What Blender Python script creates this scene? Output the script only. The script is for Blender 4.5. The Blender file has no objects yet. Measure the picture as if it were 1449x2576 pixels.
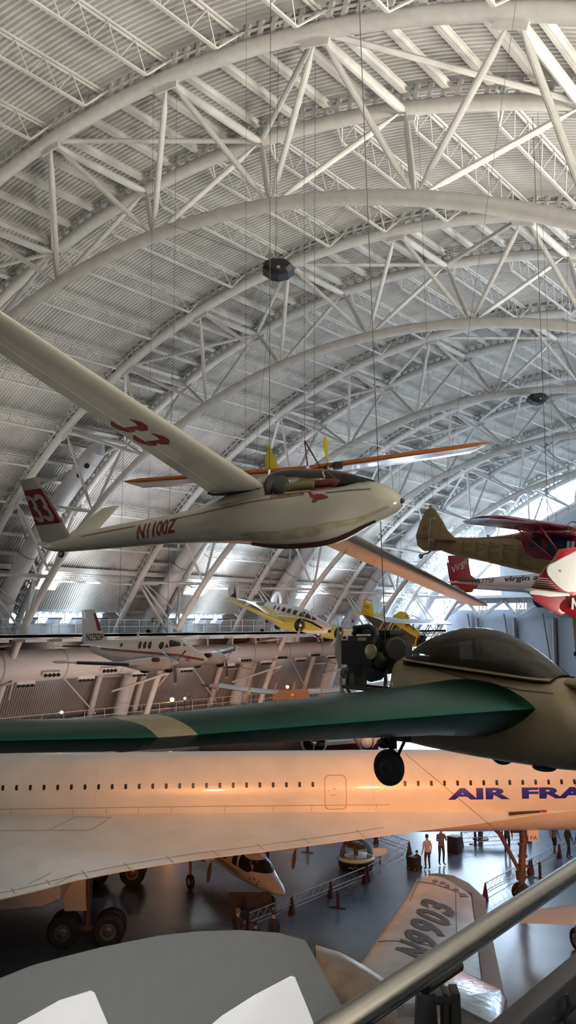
import bpy, bmesh, math, random
from math import sin, cos, pi, radians
from mathutils import Vector, Matrix
from mathutils.bvhtree import BVHTree
random.seed(7)
SC = bpy.context.scene
COL = SC.collection
V = Vector

# ------------------------------------------------------------------ materials
MATS = {}
def mat(name, col, rough=.5, metal=0., spec=.5, noise=0., nscale=5., bump=0., bscale=20., trans=0., alpha=1., coat=0., emit=None, es=0., ior=1.45, two=None):
    if name in MATS: return MATS[name]
    m = bpy.data.materials.new(name); m.use_nodes = True
    nt = m.node_tree; b = nt.nodes['Principled BSDF']
    c = (col[0], col[1], col[2], 1)
    b.inputs['Base Color'].default_value = c
    b.inputs['Roughness'].default_value = rough
    b.inputs['Metallic'].default_value = metal
    b.inputs['Specular IOR Level'].default_value = spec
    b.inputs['IOR'].default_value = ior
    b.inputs['Coat Weight'].default_value = coat
    b.inputs['Transmission Weight'].default_value = trans
    b.inputs['Alpha'].default_value = alpha
    if emit:
        b.inputs['Emission Color'].default_value = (*emit, 1); b.inputs['Emission Strength'].default_value = es
    if noise > 0 or bump > 0:
        tc = nt.nodes.new('ShaderNodeTexCoord')
    if noise > 0:
        n = nt.nodes.new('ShaderNodeTexNoise'); n.inputs['Scale'].default_value = nscale; n.inputs['Detail'].default_value = 6
        nt.links.new(tc.outputs['Object'], n.inputs['Vector'])
        mx = nt.nodes.new('ShaderNodeMix'); mx.data_type = 'RGBA'
        d = two if two else tuple(x*(1-noise) for x in col)
        e = tuple(min(1, x*(1+noise*.5)) for x in col) if not two else col
        mx.inputs['A'].default_value = (*d, 1); mx.inputs['B'].default_value = (*e, 1)
        rp = nt.nodes.new('ShaderNodeMapRange'); rp.inputs['From Min'].default_value = .35; rp.inputs['From Max'].default_value = .65
        nt.links.new(n.outputs['Fac'], rp.inputs['Value']); nt.links.new(rp.outputs['Result'], mx.inputs['Factor'])
        nt.links.new(mx.outputs['Result'], b.inputs['Base Color'])
    if bump > 0:
        n2 = nt.nodes.new('ShaderNodeTexNoise'); n2.inputs['Scale'].default_value = bscale
        nt.links.new(tc.outputs['Object'], n2.inputs['Vector'])
        bp = nt.nodes.new('ShaderNodeBump'); bp.inputs['Strength'].default_value = bump; bp.inputs['Distance'].default_value = .02
        nt.links.new(n2.outputs['Fac'], bp.inputs['Height']); nt.links.new(bp.outputs['Normal'], b.inputs['Normal'])
    MATS[name] = m
    return m

# ------------------------------------------------------------------ objects
def tag(o, label=None, cat=None, group=None, kind=None):
    if label: o['label'] = label
    if cat: o['category'] = cat
    if group: o['group'] = group
    if kind: o['kind'] = kind
    return o
def thing(name, label, cat, M=None, group=None, kind=None):
    o = bpy.data.objects.new(name, None); COL.objects.link(o)
    o.empty_display_size = .3
    if M is not None: o.matrix_world = M
    tag(o, label, cat, group, kind)
    return o
def copy_tree(o, parent=None):
    c = o.copy(); COL.objects.link(c)
    if parent is not None: c.parent = parent
    for ch in list(o.children): copy_tree(ch, c)
    return c
def frame(o, x, z=(0, 0, 1)):
    """matrix with local x along x, z close to z"""
    x = V(x).normalized(); z = V(z); y = z.cross(x).normalized(); z = x.cross(y)
    m = Matrix((x, y, z)).transposed().to_4x4(); m.translation = V(o); return m

class MB:
    def __init__(s): s.v = []; s.f = []; s.m = []; s.cur = 0
    def add(s, vs, fs):
        o = len(s.v); s.v += [tuple(x) for x in vs]
        for f in fs: s.f.append(tuple(i+o for i in f)); s.m.append(s.cur)
        return s
    def box(s, a, b):
        (x0, y0, z0), (x1, y1, z1) = a, b
        return s.add([(x0,y0,z0),(x1,y0,z0),(x1,y1,z0),(x0,y1,z0),(x0,y0,z1),(x1,y0,z1),(x1,y1,z1),(x0,y1,z1)],
                     [(0,3,2,1),(4,5,6,7),(0,1,5,4),(1,2,6,5),(2,3,7,6),(3,0,4,7)])
    def obox(s, c, ax, ay, az):
        c, ax, ay, az = V(c), V(ax), V(ay), V(az)
        vs = [c+i*ax+j*ay+k*az for k in (-1, 1) for j in (-1, 1) for i in (-1, 1)]
        return s.add(vs, [(0,2,3,1),(4,5,7,6),(0,1,5,4),(1,3,7,5),(3,2,6,7),(2,0,4,6)])
    def bar(s, p, q, w, h, up=(0, 0, 1)):
        p, q = V(p), V(q); d = (q-p); L = d.length; d /= L
        u = V(up)
        if abs(d.dot(u)) > .98: u = V((1, 0, 0))
        r = d.cross(u).normalized(); u = r.cross(d)
        return s.obox((p+q)/2, d*L/2, r*w/2, u*h/2)
    def tube(s, p, q, r0, r1=None, n=10, caps=True):
        return s.path([p, q], [r0, r0 if r1 is None else r1], n, caps)
    def path(s, pts, rad, n=8, caps=True, sq=None):
        pts = [V(p) for p in pts]
        if not hasattr(rad, '__len__'): rad = [rad]*len(pts)
        d0 = (pts[1]-pts[0]).normalized()
        u = V((0, 0, 1)) if abs(d0.z) < .9 else V((1, 0, 0))
        o = len(s.v); N = len(pts)
        for i, p in enumerate(pts):
            if i == 0: d = d0
            elif i == N-1: d = (pts[-1]-pts[-2]).normalized()
            else: d = ((pts[i+1]-p).normalized()+(p-pts[i-1]).normalized()).normalized()
            a = d.cross(u).normalized(); u = a.cross(d).normalized()
            for k in range(n):
                t = 2*pi*k/n
                s.v.append(tuple(p+(a*cos(t)+u*sin(t))*rad[i]))
        for i in range(N-1):
            for k in range(n):
                a, b = o+i*n+k, o+i*n+(k+1) % n
                s.f.append((a, b, b+n, a+n)); s.m.append(s.cur)
        if caps:
            s.f.append(tuple(o+k for k in reversed(range(n)))); s.m.append(s.cur)
            s.f.append(tuple(o+(N-1)*n+k for k in range(n))); s.m.append(s.cur)
        return s
    def loft(s, rings, caps=True, closed=True):
        o = len(s.v); n = len(rings[0])
        for r in rings: s.v += [tuple(p) for p in r]
        for i in range(len(rings)-1):
            for k in range(n if closed else n-1):
                a, b = o+i*n+k, o+i*n+(k+1) % n
                s.f.append((a, b, b+n, a+n)); s.m.append(s.cur)
        if caps:
            s.f.append(tuple(o+k for k in reversed(range(n)))); s.m.append(s.cur)
            s.f.append(tuple(o+(len(rings)-1)*n+k for k in range(n))); s.m.append(s.cur)
        return s
    def lathe(s, prof, c=(0, 0, 0), ax=(0, 0, 1), n=24, caps=True):
        """prof = [(radius, height)]"""
        c, ax = V(c), V(ax).normalized()
        u = V((1, 0, 0)) if abs(ax.x) < .9 else V((0, 1, 0))
        a = ax.cross(u).normalized(); b = ax.cross(a)
        return s.loft([[c+ax*h+(a*cos(2*pi*k/n)+b*sin(2*pi*k/n))*r for k in range(n)] for r, h in prof], caps)
    def ell(s, c, r, n=16, m=10, ax=None):
        c = V(c); rx, ry, rz = r
        R = ax if ax else Matrix.Identity(3)
        rings = []
        for i in range(m+1):
            t = -pi/2+pi*i/m*.999+.0005
            rings.append([c+R @ V((rx*cos(t)*cos(2*pi*k/n), ry*cos(t)*sin(2*pi*k/n), rz*sin(t))) for k in range(n)])
        return s.loft(rings)
    def prism(s, poly, h, M=None):
        """poly in local xy, extruded from 0 to h along local z; M a 4x4"""
        n = len(poly); M = M or Matrix.Identity(4)
        z0, z1 = (h if isinstance(h, tuple) else (0, h))
        vs = [M @ V((x, y, z0)) for x, y in poly]+[M @ V((x, y, z1)) for x, y in poly]
        return s.add(vs, [tuple(reversed(range(n))), tuple(range(n, 2*n))]+[(i, (i+1) % n, n+(i+1) % n, n+i) for i in range(n)])
    def build(s, name, mats, parent=None, smooth=True, angle=35, tri=False, sub=0, bevel=0):
        me = bpy.data.meshes.new(name)
        me.from_pydata(s.v, [], s.f)
        if not isinstance(mats, (list, tuple)): mats = [mats]
        for m in mats: me.materials.append(m)
        if len(mats) > 1: me.polygons.foreach_set('material_index', s.m)
        bm = bmesh.new(); bm.from_mesh(me)
        bmesh.ops.recalc_face_normals(bm, faces=bm.faces)
        if bevel:
            bmesh.ops.bevel(bm, geom=[e for e in bm.edges if len(e.link_faces) == 2 and e.calc_face_angle(0) > .6], offset=bevel, segments=2, affect='EDGES', profile=.6)
        bm.to_mesh(me); bm.free()
        if smooth:
            me.polygons.foreach_set('use_smooth', [True]*len(me.polygons))
            try: me.set_sharp_from_angle(angle=radians(angle))
            except Exception: pass
        o = bpy.data.objects.new(name, me); COL.objects.link(o)
        if parent is not None: o.parent = parent
        if sub:
            md = o.modifiers.new('s', 'SUBSURF'); md.levels = sub; md.render_levels = sub
        return o

def superell(y, z, n, e):
    out = []
    for k in range(n):
        t = 2*pi*k/n
        c, s_ = cos(t), sin(t)
        out.append((y*math.copysign(abs(c)**(2/e), c), z*math.copysign(abs(s_)**(2/e), s_)))
    return out
def lerp(a, b, t): return a+(b-a)*t
def interp(keys, x):
    """keys: list of tuples (x, a, b, ...) sorted by x; smooth (monotone-ish catmull) interpolation"""
    ks = keys
    if x <= ks[0][0]: return ks[0][1:]
    if x >= ks[-1][0]: return ks[-1][1:]
    for i in range(len(ks)-1):
        if ks[i][0] <= x <= ks[i+1][0]: break
    x0, x1 = ks[i][0], ks[i+1][0]; h = x1-x0; t = (x-x0)/h
    out = []
    for j in range(1, len(ks[0])):
        p0, p1 = ks[i][j], ks[i+1][j]
        d = (p1-p0)/h
        dl = (p0-ks[i-1][j])/(x0-ks[i-1][0]) if i > 0 else d
        dr = (ks[i+2][j]-p1)/(ks[i+2][0]-x1) if i < len(ks)-2 else d
        m0 = 0 if dl*d <= 0 and i > 0 else (dl+d)/2
        m1 = 0 if dr*d <= 0 and i < len(ks)-2 else (dr+d)/2
        if abs(d) < 1e-9: m0 = m1 = 0
        t2, t3 = t*t, t*t*t
        out.append((2*t3-3*t2+1)*p0+(t3-2*t2+t)*h*m0+(-2*t3+3*t2)*p1+(t3-t2)*h*m1)
    return tuple(out)
def fuselage(keys, step=.25, n=32, mb=None, caps=True):
    """keys (x, halfwidth, z_top, z_bottom, exponent[, y]); x ascending"""
    mb = mb or MB(); xs = [keys[0][0]]
    for a, b in zip(keys, keys[1:]):
        m = max(1, min(8, math.ceil((b[0]-a[0])/step)))
        xs += [lerp(a[0], b[0], k/m) for k in range(1, m+1)]
    rings = []
    for x in xs:
        k = interp(keys, x); hw, zt, zb, e = k[:4]
        yc = k[4] if len(k) > 4 else 0
        rings.append([(x, yc+y, (zt+zb)/2+z) for y, z in superell(max(hw, .002), max((zt-zb)/2, .002), n, e)])
    mb.loft(rings, caps); return mb
def airfoil(n=10, t=.12, camber=.02):
    pts = []
    def yt(x): return 5*t*(.2969*math.sqrt(x)-.126*x-.3516*x*x+.2843*x**3-.1036*x**4)
    def yc(x): return camber*4*x*(1-x)
    for i in range(n+1):
        x = .5+.5*cos(pi*i/n); pts.append((x, yc(x)+yt(x)))
    for i in range(1, n):
        x = .5-.5*cos(pi*i/n); pts.append((x, yc(x)-yt(x)))
    return pts
def wing(secs, n=10, camber=.02, mb=None, normal=None, sub=1):
    """secs: (LE point, chord, t/c, twist deg). chord goes toward -x; normal: z dir (default +z)"""
    mb = mb or MB(); rings = []
    full = []
    for i in range(len(secs)-1):
        for j in range(sub):
            t = j/sub; a, b = secs[i], secs[i+1]
            full.append((V(a[0]).lerp(V(b[0]), t), lerp(a[1], b[1], t), lerp(a[2], b[2], t), lerp(a[3], b[3], t)))
    a = secs[-1]; full.append((V(a[0]), a[1], a[2], a[3]))
    up = V(normal or (0, 0, 1)).normalized()
    for le, c, t, tw in full:
        r = []
        for x, z in airfoil(n, t, camber):
            xx = -x*c; zz = z*c
            ct, st = cos(radians(tw)), sin(radians(tw))
            r.append(V(le)+V((1, 0, 0))*(xx*ct-zz*st)+up*(zz*ct+xx*st))
        rings.append(r)
    mb.loft(rings); return mb

def bvh_of(objs):
    """BVH in the shared parent's local space"""
    vs, fs = [], []
    for o in (objs if isinstance(objs, (list, tuple)) else [objs]):
        k = len(vs); vs += [v.co.copy() for v in o.data.vertices]; fs += [tuple(i+k for i in p.vertices) for p in o.data.polygons]
    return BVHTree.FromPolygons(vs, fs)
def _refine(bm, maxlen):
    for _ in range(6):
        es = [e for e in bm.edges if e.calc_length() > maxlen]
        if not es: break
        bmesh.ops.subdivide_edges(bm, edges=es, cuts=1)
        bmesh.ops.triangulate(bm, faces=bm.faces)
def decal(name, m, bm, O, U, W, bvh, parent, off=.004, maxlen=.1, D=None):
    """2D bmesh (x,y) laid from O along U (x) and W (y), thrown along D=-(U x W) on the surface"""
    _refine(bm, maxlen)
    O, U, W = V(O), V(U).normalized(), V(W).normalized(); Nn = U.cross(W).normalized()
    D = -Nn if D is None else V(D).normalized()
    bad = []
    for v in bm.verts:
        p = O+U*v.co.x+W*v.co.y
        h = bvh.ray_cast(p-D*5, D, 40) if bvh else None
        if h and h[0] is not None: v.co = h[0]-D*off
        elif bvh: bad.append(v); v.co = p
        else: v.co = p
    if bad: bmesh.ops.delete(bm, geom=bad, context='VERTS')
    me = bpy.data.meshes.new(name); bm.to_mesh(me); bm.free(); me.materials.append(m)
    o = bpy.data.objects.new(name, me); COL.objects.link(o)
    if parent is not None: o.parent = parent
    return o
def bm_poly(polys):
    bm = bmesh.new()
    for p in polys:
        f = bm.faces.new([bm.verts.new((x, y, 0)) for x, y in p])
    bmesh.ops.triangulate(bm, faces=bm.faces)
    return bm
def bm_text(s, size=1, shear=0, spacing=1, width=1, bold=0, align='LEFT'):
    c = bpy.data.curves.new('t', 'FONT'); c.body = s; c.size = size; c.shear = shear; c.space_character = spacing
    c.align_x = align; c.resolution_u = 3; c.offset = bold
    o = bpy.data.objects.new('t', c); COL.objects.link(o)
    bpy.context.view_layer.update()
    me = o.evaluated_get(bpy.context.evaluated_depsgraph_get()).to_mesh()
    bm = bmesh.new(); bm.from_mesh(me)
    bpy.data.objects.remove(o); bpy.data.curves.remove(c)
    bmesh.ops.remove_doubles(bm, verts=bm.verts, dist=1e-5)
    for v in bm.verts: v.co.x *= width; v.co.z = 0
    bmesh.ops.triangulate(bm, faces=bm.faces)
    return bm
def bm_digit3(h=1, w=.62, t=.2):
    """angular block 3"""
    c = t*.8
    p = [(0, h*.78), (0, h-c), (c, h), (w-c, h), (w, h-c), (w, h*.5+c*.55), (w-c*.5, h*.5), (w, h*.5-c*.55), (w, c), (w-c, 0), (c, 0), (0, c), (0, h*.22), (t*1.05, h*.22), (t*1.05, t), (w-t, t), (w-t, h*.5-t*.5), (t*1.5, h*.5-t*.5), (t*1.5, h*.5+t*.5), (w-t, h*.5+t*.5), (w-t, h-t), (t*1.05, h-t), (t*1.05, h*.78)]
    return bm_poly([p])
def bm_merge(list_of):
    """[(bm, dx, dy)]"""
    out = bmesh.new()
    for b, dx, dy in list_of:
        m = {}
        for v in b.verts: m[v] = out.verts.new((v.co.x+dx, v.co.y+dy, 0))
        for f in b.faces:
            try: out.faces.new([m[v] for v in f.verts])
            except ValueError: pass
        b.free()
    return out
def bm_xf(bm, fn):
    for v in bm.verts:
        x, y = fn(v.co.x, v.co.y); v.co.x, v.co.y = x, y
    return bm
def wheel(parent, c, ax, r, w, m_t, m_h, name='wheel', hub='hub'):
    c, ax = V(c), V(ax).normalized()
    pr = []
    for k in range(13):
        t = -pi/2+pi*k/12
        pr.append((r-w*.42+w*.42*cos(t)**.6 if abs(cos(t)) > 1e-6 else r-w*.42, w/2*sin(t)))
    o = MB().lathe([(r*.55, -w*.42)]+pr+[(r*.55, w*.42)], c, ax, 28, caps=True).build(name, m_t, parent)
    h = MB().lathe([(r*.5, -w*.44), (r*.5, -w*.36), (r*.38, -w*.34), (r*.3, -w*.5), (r*.14, -w*.56), (r*.14, w*.56), (r*.3, w*.5), (r*.38, w*.34), (r*.5, w*.36), (r*.5, w*.44)], c, ax, 20).build(hub, m_h, o)
    return o
def lin(r, g, b):
    f = lambda c: ((c/255+.055)/1.055)**2.4 if c/255 > .04045 else c/255/12.92
    return (f(r), f(g), f(b))
def lamp(name, kind, loc, energy, col=(1, 1, 1), aim=None, size=.2, size_y=None, angle=60, blend=.5):
    l = bpy.data.lights.new(name, kind); l.energy = energy; l.color = col
    if kind == 'AREA':
        l.size = size
        if size_y: l.shape = 'RECTANGLE'; l.size_y = size_y
    elif kind == 'SPOT': l.spot_size = radians(angle); l.spot_blend = blend; l.shadow_soft_size = size
    else: l.shadow_soft_size = size
    o = bpy.data.objects.new(name, l); COL.objects.link(o); o.location = loc
    if aim is not None: o.rotation_euler = (V(aim)-V(loc)).to_track_quat('-Z', 'Y').to_euler()
    return o

# ------------------------------------------------------------------ camera
F_PX, YAW, PITCH = 2196., .668, .127
CAM = V((23.32, 0, 11.97))
fwd = V((-sin(YAW)*cos(PITCH), cos(YAW)*cos(PITCH), sin(PITCH)))
rgt = V((cos(YAW), sin(YAW), 0)); cup = rgt.cross(fwd)
cd = bpy.data.cameras.new('camera'); cd.sensor_fit = 'VERTICAL'; cd.sensor_height = 36; cd.lens = F_PX/2576*36
cd.clip_start = .05; cd.clip_end = 400
cam = bpy.data.objects.new('camera', cd); COL.objects.link(cam)
cm = Matrix((rgt, cup, -fwd)).transposed().to_4x4(); cm.translation = CAM; cam.matrix_world = cm
SC.camera = cam
SC.view_settings.view_transform = 'Standard'; SC.view_settings.look = 'None'; SC.view_settings.gamma = 1; SC.view_settings.exposure = 0
SC.cycles.use_adaptive_sampling = True; SC.cycles.adaptive_threshold = .08; SC.cycles.adaptive_min_samples = 16
SC.cycles.max_bounces = 6; SC.cycles.diffuse_bounces = 2; SC.cycles.glossy_bounces = 2; SC.cycles.transmission_bounces = 4; SC.cycles.transparent_max_bounces = 8
SC.cycles.caustics_reflective = False; SC.cycles.caustics_refractive = False; SC.cycles.sample_clamp_indirect = 4
SC.cycles.use_denoising = True
def at(px, py, d):
    """the place seen at a pixel of the photograph at distance d in front of the camera"""
    return CAM+(fwd+rgt*((px-724.5)/F_PX)-cup*((py-1288)/F_PX))*d
def on(px, py, axis, val):
    r = fwd+rgt*((px-724.5)/F_PX)-cup*((py-1288)/F_PX)
    return CAM+r*((val-CAM[axis])/r[axis])

WHITE = mat('white_steel', (.72, .71, .68), .5, noise=.08, nscale=3)
DARK = mat('dark_metal', (.03, .03, .035), .45)
BLACK = mat('black_plastic', (.012, .012, .014), .5)
RUBBER = mat('tyre_rubber', (.015, .015, .016), .75, bump=.2, bscale=40)
STEEL = mat('brushed_steel', (.30, .29, .27), .24, 1.)
CHROME = mat('chrome', (.8, .8, .82), .12, 1.)
WIREM = mat('cable_steel', (.09, .085, .08), .45, .6)
GREYP = mat('grey_paint', (.3, .3, .31), .5)

def pose(x, y, z, h, p, r):
    X = V((cos(h)*cos(p), sin(h)*cos(p), sin(p))); y0 = V((-sin(h), cos(h), 0)); z0 = X.cross(y0)
    Y = y0*cos(r)+z0*sin(r); Z = X.cross(Y)
    m = Matrix((X, Y, Z)).transposed().to_4x4(); m.translation = V((x, y, z)); return m
def glass(name, tint=(.8, .85, .85), clear=.85, rough=.03):
    if name in MATS: return MATS[name]
    m = bpy.data.materials.new(name); m.use_nodes = True; nt = m.node_tree; nt.nodes.clear()
    o = nt.nodes.new('ShaderNodeOutputMaterial'); t = nt.nodes.new('ShaderNodeBsdfTransparent'); t.inputs[0].default_value = (*tint, 1)
    g = nt.nodes.new('ShaderNodeBsdfPrincipled'); g.inputs['Base Color'].default_value = (*[c*.25 for c in tint], 1); g.inputs['Roughness'].default_value = rough
    mx = nt.nodes.new('ShaderNodeMixShader'); lw = nt.nodes.new('ShaderNodeLayerWeight'); lw.inputs[0].default_value = .25
    mr = nt.nodes.new('ShaderNodeMapRange'); mr.inputs['To Min'].default_value = 1-clear; mr.inputs['To Max'].default_value = 1
    nt.links.new(lw.outputs['Fresnel'], mr.inputs['Value']); nt.links.new(mr.outputs['Result'], mx.inputs[0])
    nt.links.new(t.outputs[0], mx.inputs[1]); nt.links.new(g.outputs[0], mx.inputs[2]); nt.links.new(mx.outputs[0], o.inputs[0])
    MATS[name] = m; return m
def blade(c, ax, d, L, w, mb=None, tw=.6, root=.06, th=.018):
    """propeller blade from c along d, spinning about ax"""
    mb = mb or MB(); c, ax, d = V(c), V(ax).normalized(), V(d).normalized(); s = ax.cross(d); rings = []
    for t, ww, a in ((0, .3, 1.2), (.12, .35, 1.1), (.25, .75, .9), (.5, 1, .6), (.8, .85, .38), (.95, .6, .3), (1, .25, .28)):
        a *= tw/.6; u = (s*cos(a)+ax*sin(a)); v = ax*cos(a)-s*sin(a); hw = w/2*ww; ht = th*(1.4-t)
        p = c+d*(root+(L-root)*t)
        rings.append([p+u*hw*cos(2*pi*k/8)+v*ht*sin(2*pi*k/8) for k in range(8)])
    mb.loft(rings); return mb
def mirror_y(p): return (p[0], -p[1], p[2])
def cable(name, p, q, r=.008, label=None, group=None):
    p, q = V(p), V(q)
    def out(v): return math.hypot(v.x, v.z+6.97) > 37.3
    for _ in range(200):
        if out(q): q = q.lerp(p, .02)
        if out(p): p = p.lerp(q, .02)
    o = MB().tube(p, q, r, n=5, caps=False).build(name, WIREM)
    tag(o, label, 'cable', group); return o
def bm_text_fit(s, w, h, bold=0., shear=0.):
    bm = bm_text(s, 1, shear=shear, bold=bold)
    xs = [v.co.x for v in bm.verts]; ys = [v.co.y for v in bm.verts]
    a, b, c, d = min(xs), max(xs), min(ys), max(ys)
    return bm_xf(bm, lambda x, y: ((x-a)/(b-a)*w, (y-c)/(d-c)*h))
def bm_rrect(w, h, r, n=4):
    p = []
    for cx, cy, a0 in ((w-r, h-r, 0), (r, h-r, 90), (r, r, 180), (w-r, r, 270)):
        p += [(cx+r*cos(radians(a0+90*k/n)), cy+r*sin(radians(a0+90*k/n))) for k in range(n+1)]
    return p
def bm_ring(outer, inner):
    bm = bmesh.new(); a = [bm.verts.new((*p, 0)) for p in outer]; b = [bm.verts.new((*p, 0)) for p in inner]; n = len(a)
    for i in range(n): bm.faces.new((a[i], a[(i+1) % n], b[(i+1) % n], b[i]))
    bmesh.ops.triangulate(bm, faces=bm.faces); return bm
def bm_lines(lines, w):
    """polylines -> thin strips"""
    bm = bmesh.new()
    for pl in lines:
        for (x0, y0), (x1, y1) in zip(pl, pl[1:]):
            dx, dy = x1-x0, y1-y0; L = math.hypot(dx, dy) or 1; nx, ny = -dy/L*w/2, dx/L*w/2
            n = max(1, int(L/.35)); pv = None
            for i in range(n+1):
                t = i/n; a = bm.verts.new((x0+dx*t+nx, y0+dy*t+ny, 0)); b = bm.verts.new((x0+dx*t-nx, y0+dy*t-ny, 0))
                if pv: bm.faces.new((pv[0], pv[1], b, a))
                pv = (a, b)
    bmesh.ops.triangulate(bm, faces=bm.faces); return bm
def side(bv, parent, s=-1, y=4):
    """lays 2D (x, z) shapes on the starboard (s=-1) or port (s=1) side"""
    def f(bm, name, m, off=.006, maxlen=.12):
        if not isinstance(bm, bmesh.types.BMesh): bm = bm_poly([bm])
        if s < 0: return decal(name, m, bm, (0, -y, 0), (1, 0, 0), (0, 0, 1), bv, parent, off, maxlen)
        bm_xf(bm, lambda x, z: (-x, z))
        return decal(name, m, bm, (0, y, 0), (-1, 0, 0), (0, 0, 1), bv, parent, off, maxlen)
    return f
# ================================================================== the hangar
R_A, R_C, ZC = 37.1, 33.2, -6.97
TY0, TL, TW = 21.12, 14.55, 2.43
Y0, Y1 = -24., 97.
def arc(R, a, y): return V((-R*sin(a), y, ZC+R*cos(a)))
PH = lambda k: .077-.1703*k
A_LO, A_HI = 1.34, -1.34
DECKM = mat('roof_deck', (.68, .67, .645), .55, noise=.16, nscale=.5)
CEILW = mat('ceiling_paint', (.70, .69, .66), .5, noise=.12, nscale=.8)
# roof deck: real flutes that run with the arches
def deck_mesh(y0, y1, a0, a1, R=37.95, pitch=.21, depth=.09, na=64):
    mb = MB(); prof = []
    y = y0
    while y < y1-1e-6:
        prof += [(y, 0), (y+pitch*.38, 0), (y+pitch*.5, depth), (y+pitch*.88, depth)]
        y += pitch
    prof.append((min(y, y1), 0))
    rows = []
    for i in range(na+1):
        a = lerp(a0, a1, i/na)
        rows.append([arc(R-d, a, yy) for yy, d in prof])
    mb.loft(rows, caps=False, closed=False)
    return mb
ceil = thing('ceiling', 'white barrel vault ceiling of corrugated metal deck', 'ceiling', kind='structure')
deck_mesh(Y0, 87.0, 1.02, -1.3).build('roof_deck', DECKM, ceil, smooth=False)
deck_mesh(87.0, Y1, .66, -1.3).build('roof_deck', DECKM, ceil, smooth=False)
# open web joists between the arches, two a node bay
def joist_mesh(L, drop):
    mb = MB(); n = 7
    top = 0.0
    for s in (-.09, .09):
        mb.bar((s, 0, top), (s, L, top), .06, .07)
    e = .75
    mb.bar((0, e, -drop), (0, L-e, -drop), .13, .06)
    for i in range(n):
        y0 = lerp(e, L-e, i/n); y1 = lerp(e, L-e, (i+1)/n); ym = (y0+y1)/2
        mb.tube((0, y0, -drop), (0, ym, top), .02, n=5, caps=False)
        mb.tube((0, ym, top), (0, y1, -drop), .02, n=5, caps=False)
    for y0, y1 in ((e, .05), (L-e, L-.05)):
        mb.tube((0, y0, -drop), (0, y1, top-.15), .04, n=5, caps=False)
        mb.tube((0, y0, -drop), (.35, y1, top-.1), .035, n=5, caps=False)
    return mb
JL = TL-2*TW-.3
protoJ = None; nj = 0
for i in range(-1, 5):
    yb = TY0+TL*i+TW+.15
    for h in range(-12, 9):
        a = PH(h/2)
        if a > 1.0 or a < -.75: continue
        if i == -1 and (a > .5): continue
        if nj >= 100: continue
        if protoJ is None:
            protoJ = joist_mesh(JL, .88).build('joist', CEILW, ceil, smooth=False); o = protoJ
        else:
            o = protoJ.copy(); COL.objects.link(o); o.parent = ceil
        o.location = arc(37.62, a, yb); o.rotation_euler = (0, -a, 0); nj += 1

# arch trusses: two outer chords, one inner chord, braces
ORD = ['nearest', 'second nearest', 'third nearest', 'fourth nearest', 'fifth nearest', 'sixth nearest']
purM = None; strM = None
truss0 = None
def arch_truss():
    t = thing('arch_truss', '', 'roof truss', Matrix.Translation((0, TY0, 0)), 'white arched roof trusses')
    def chord(R, y, r, a0, a1, n=72):
        return MB().path([arc(R, lerp(a0, a1, k/n), y) for k in range(n+1)], r, 14).build('chord', WHITE, t)
    chord(R_A, -TW, .25, A_LO, A_HI); chord(R_A, TW, .25, A_LO, A_HI); chord(R_C, 0, .24, 1.31, -1.31)
    # spacer shoes and strip between the chord and the deck
    for y in (-TW, TW):
        mb = MB(); a = A_LO-.3
        mb.path([arc(37.66, lerp(1.02, -1.05, k/60), y) for k in range(61)], .06, 4)
        k = 1.02
        while k > -1.05:
            p, q = arc(R_A+.25, k, y), arc(37.9, k, y)
            d = arc(1, k+pi/2, 0)-arc(0, 0, 0)
            mb.obox((p+q)/2, V((-cos(k), 0, -sin(k)))*.08, V((0, .05, 0)), (q-p)/2); k -= .0142
        mb.build('deck_rail', CEILW, t, smooth=False)
    for k in range(-6, 7):
        c0 = arc(R_C, PH(k+.5), 0)
        for kk, y in ((k, -TW), (k+1, -TW), (k, TW), (k+1, TW)):
            p = arc(R_A, PH(kk), y); d = (c0-p).normalized()
            a, b = p+d*.3, c0-d*.3
            mb = MB(); mb.path([a, a+d*.35, a+d*.7, b-d*.7, b-d*.35, b], [.04, .06, .105, .105, .06, .04], 10)
            mb.build('brace', WHITE, t)
        # chord to chord diagonal strut
        if k % 2 == 0: p, q = arc(R_A, PH(k), -TW), arc(R_A, PH(k+1), TW)
        else: p, q = arc(R_A, PH(k+1), -TW), arc(R_A, PH(k), TW)
        if k > -6: MB().tube(p, q, .1, n=8).build('cross_strut', WHITE, t)
    for k in range(-6, 7):
        MB().tube(arc(R_A-.1, PH(k), -TW), arc(R_A-.1, PH(k), TW), .16, n=10).build('node_strut', WHITE, t)
        for y in (-TW, TW):
            c = arc(R_A-.3, PH(k), y); u = V((-cos(PH(k)), 0, -sin(PH(k)))); v = V((-sin(PH(k)), 0, cos(PH(k))))
            MB().obox(c, u*.5, V((0, .03, 0)), v*.14).build('gusset_plate', WHITE, t, smooth=False)
    # purlins between the two outer chords
    pur = None
    for q in range(-24, 22):
        a = PH(q/4)
        if a > 1.05 or a < -.85: continue
        w = .24
        if pur is None:
            mb = MB()
            mb.bar((0, -TW, -.10), (0, TW, -.10), .25, .04); mb.bar((0, -TW, .1), (0, TW, .1), .18, .04); mb.bar((0, -TW, 0), (0, TW, 0), .05, .25)
            pur = mb.build('purlin', CEILW, t, smooth=False); o = pur
        else:
            o = pur.copy(); COL.objects.link(o); o.parent = t
        o.location = arc(37.62, a, 0); o.rotation_euler = (0, -a, 0)
    return t
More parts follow.
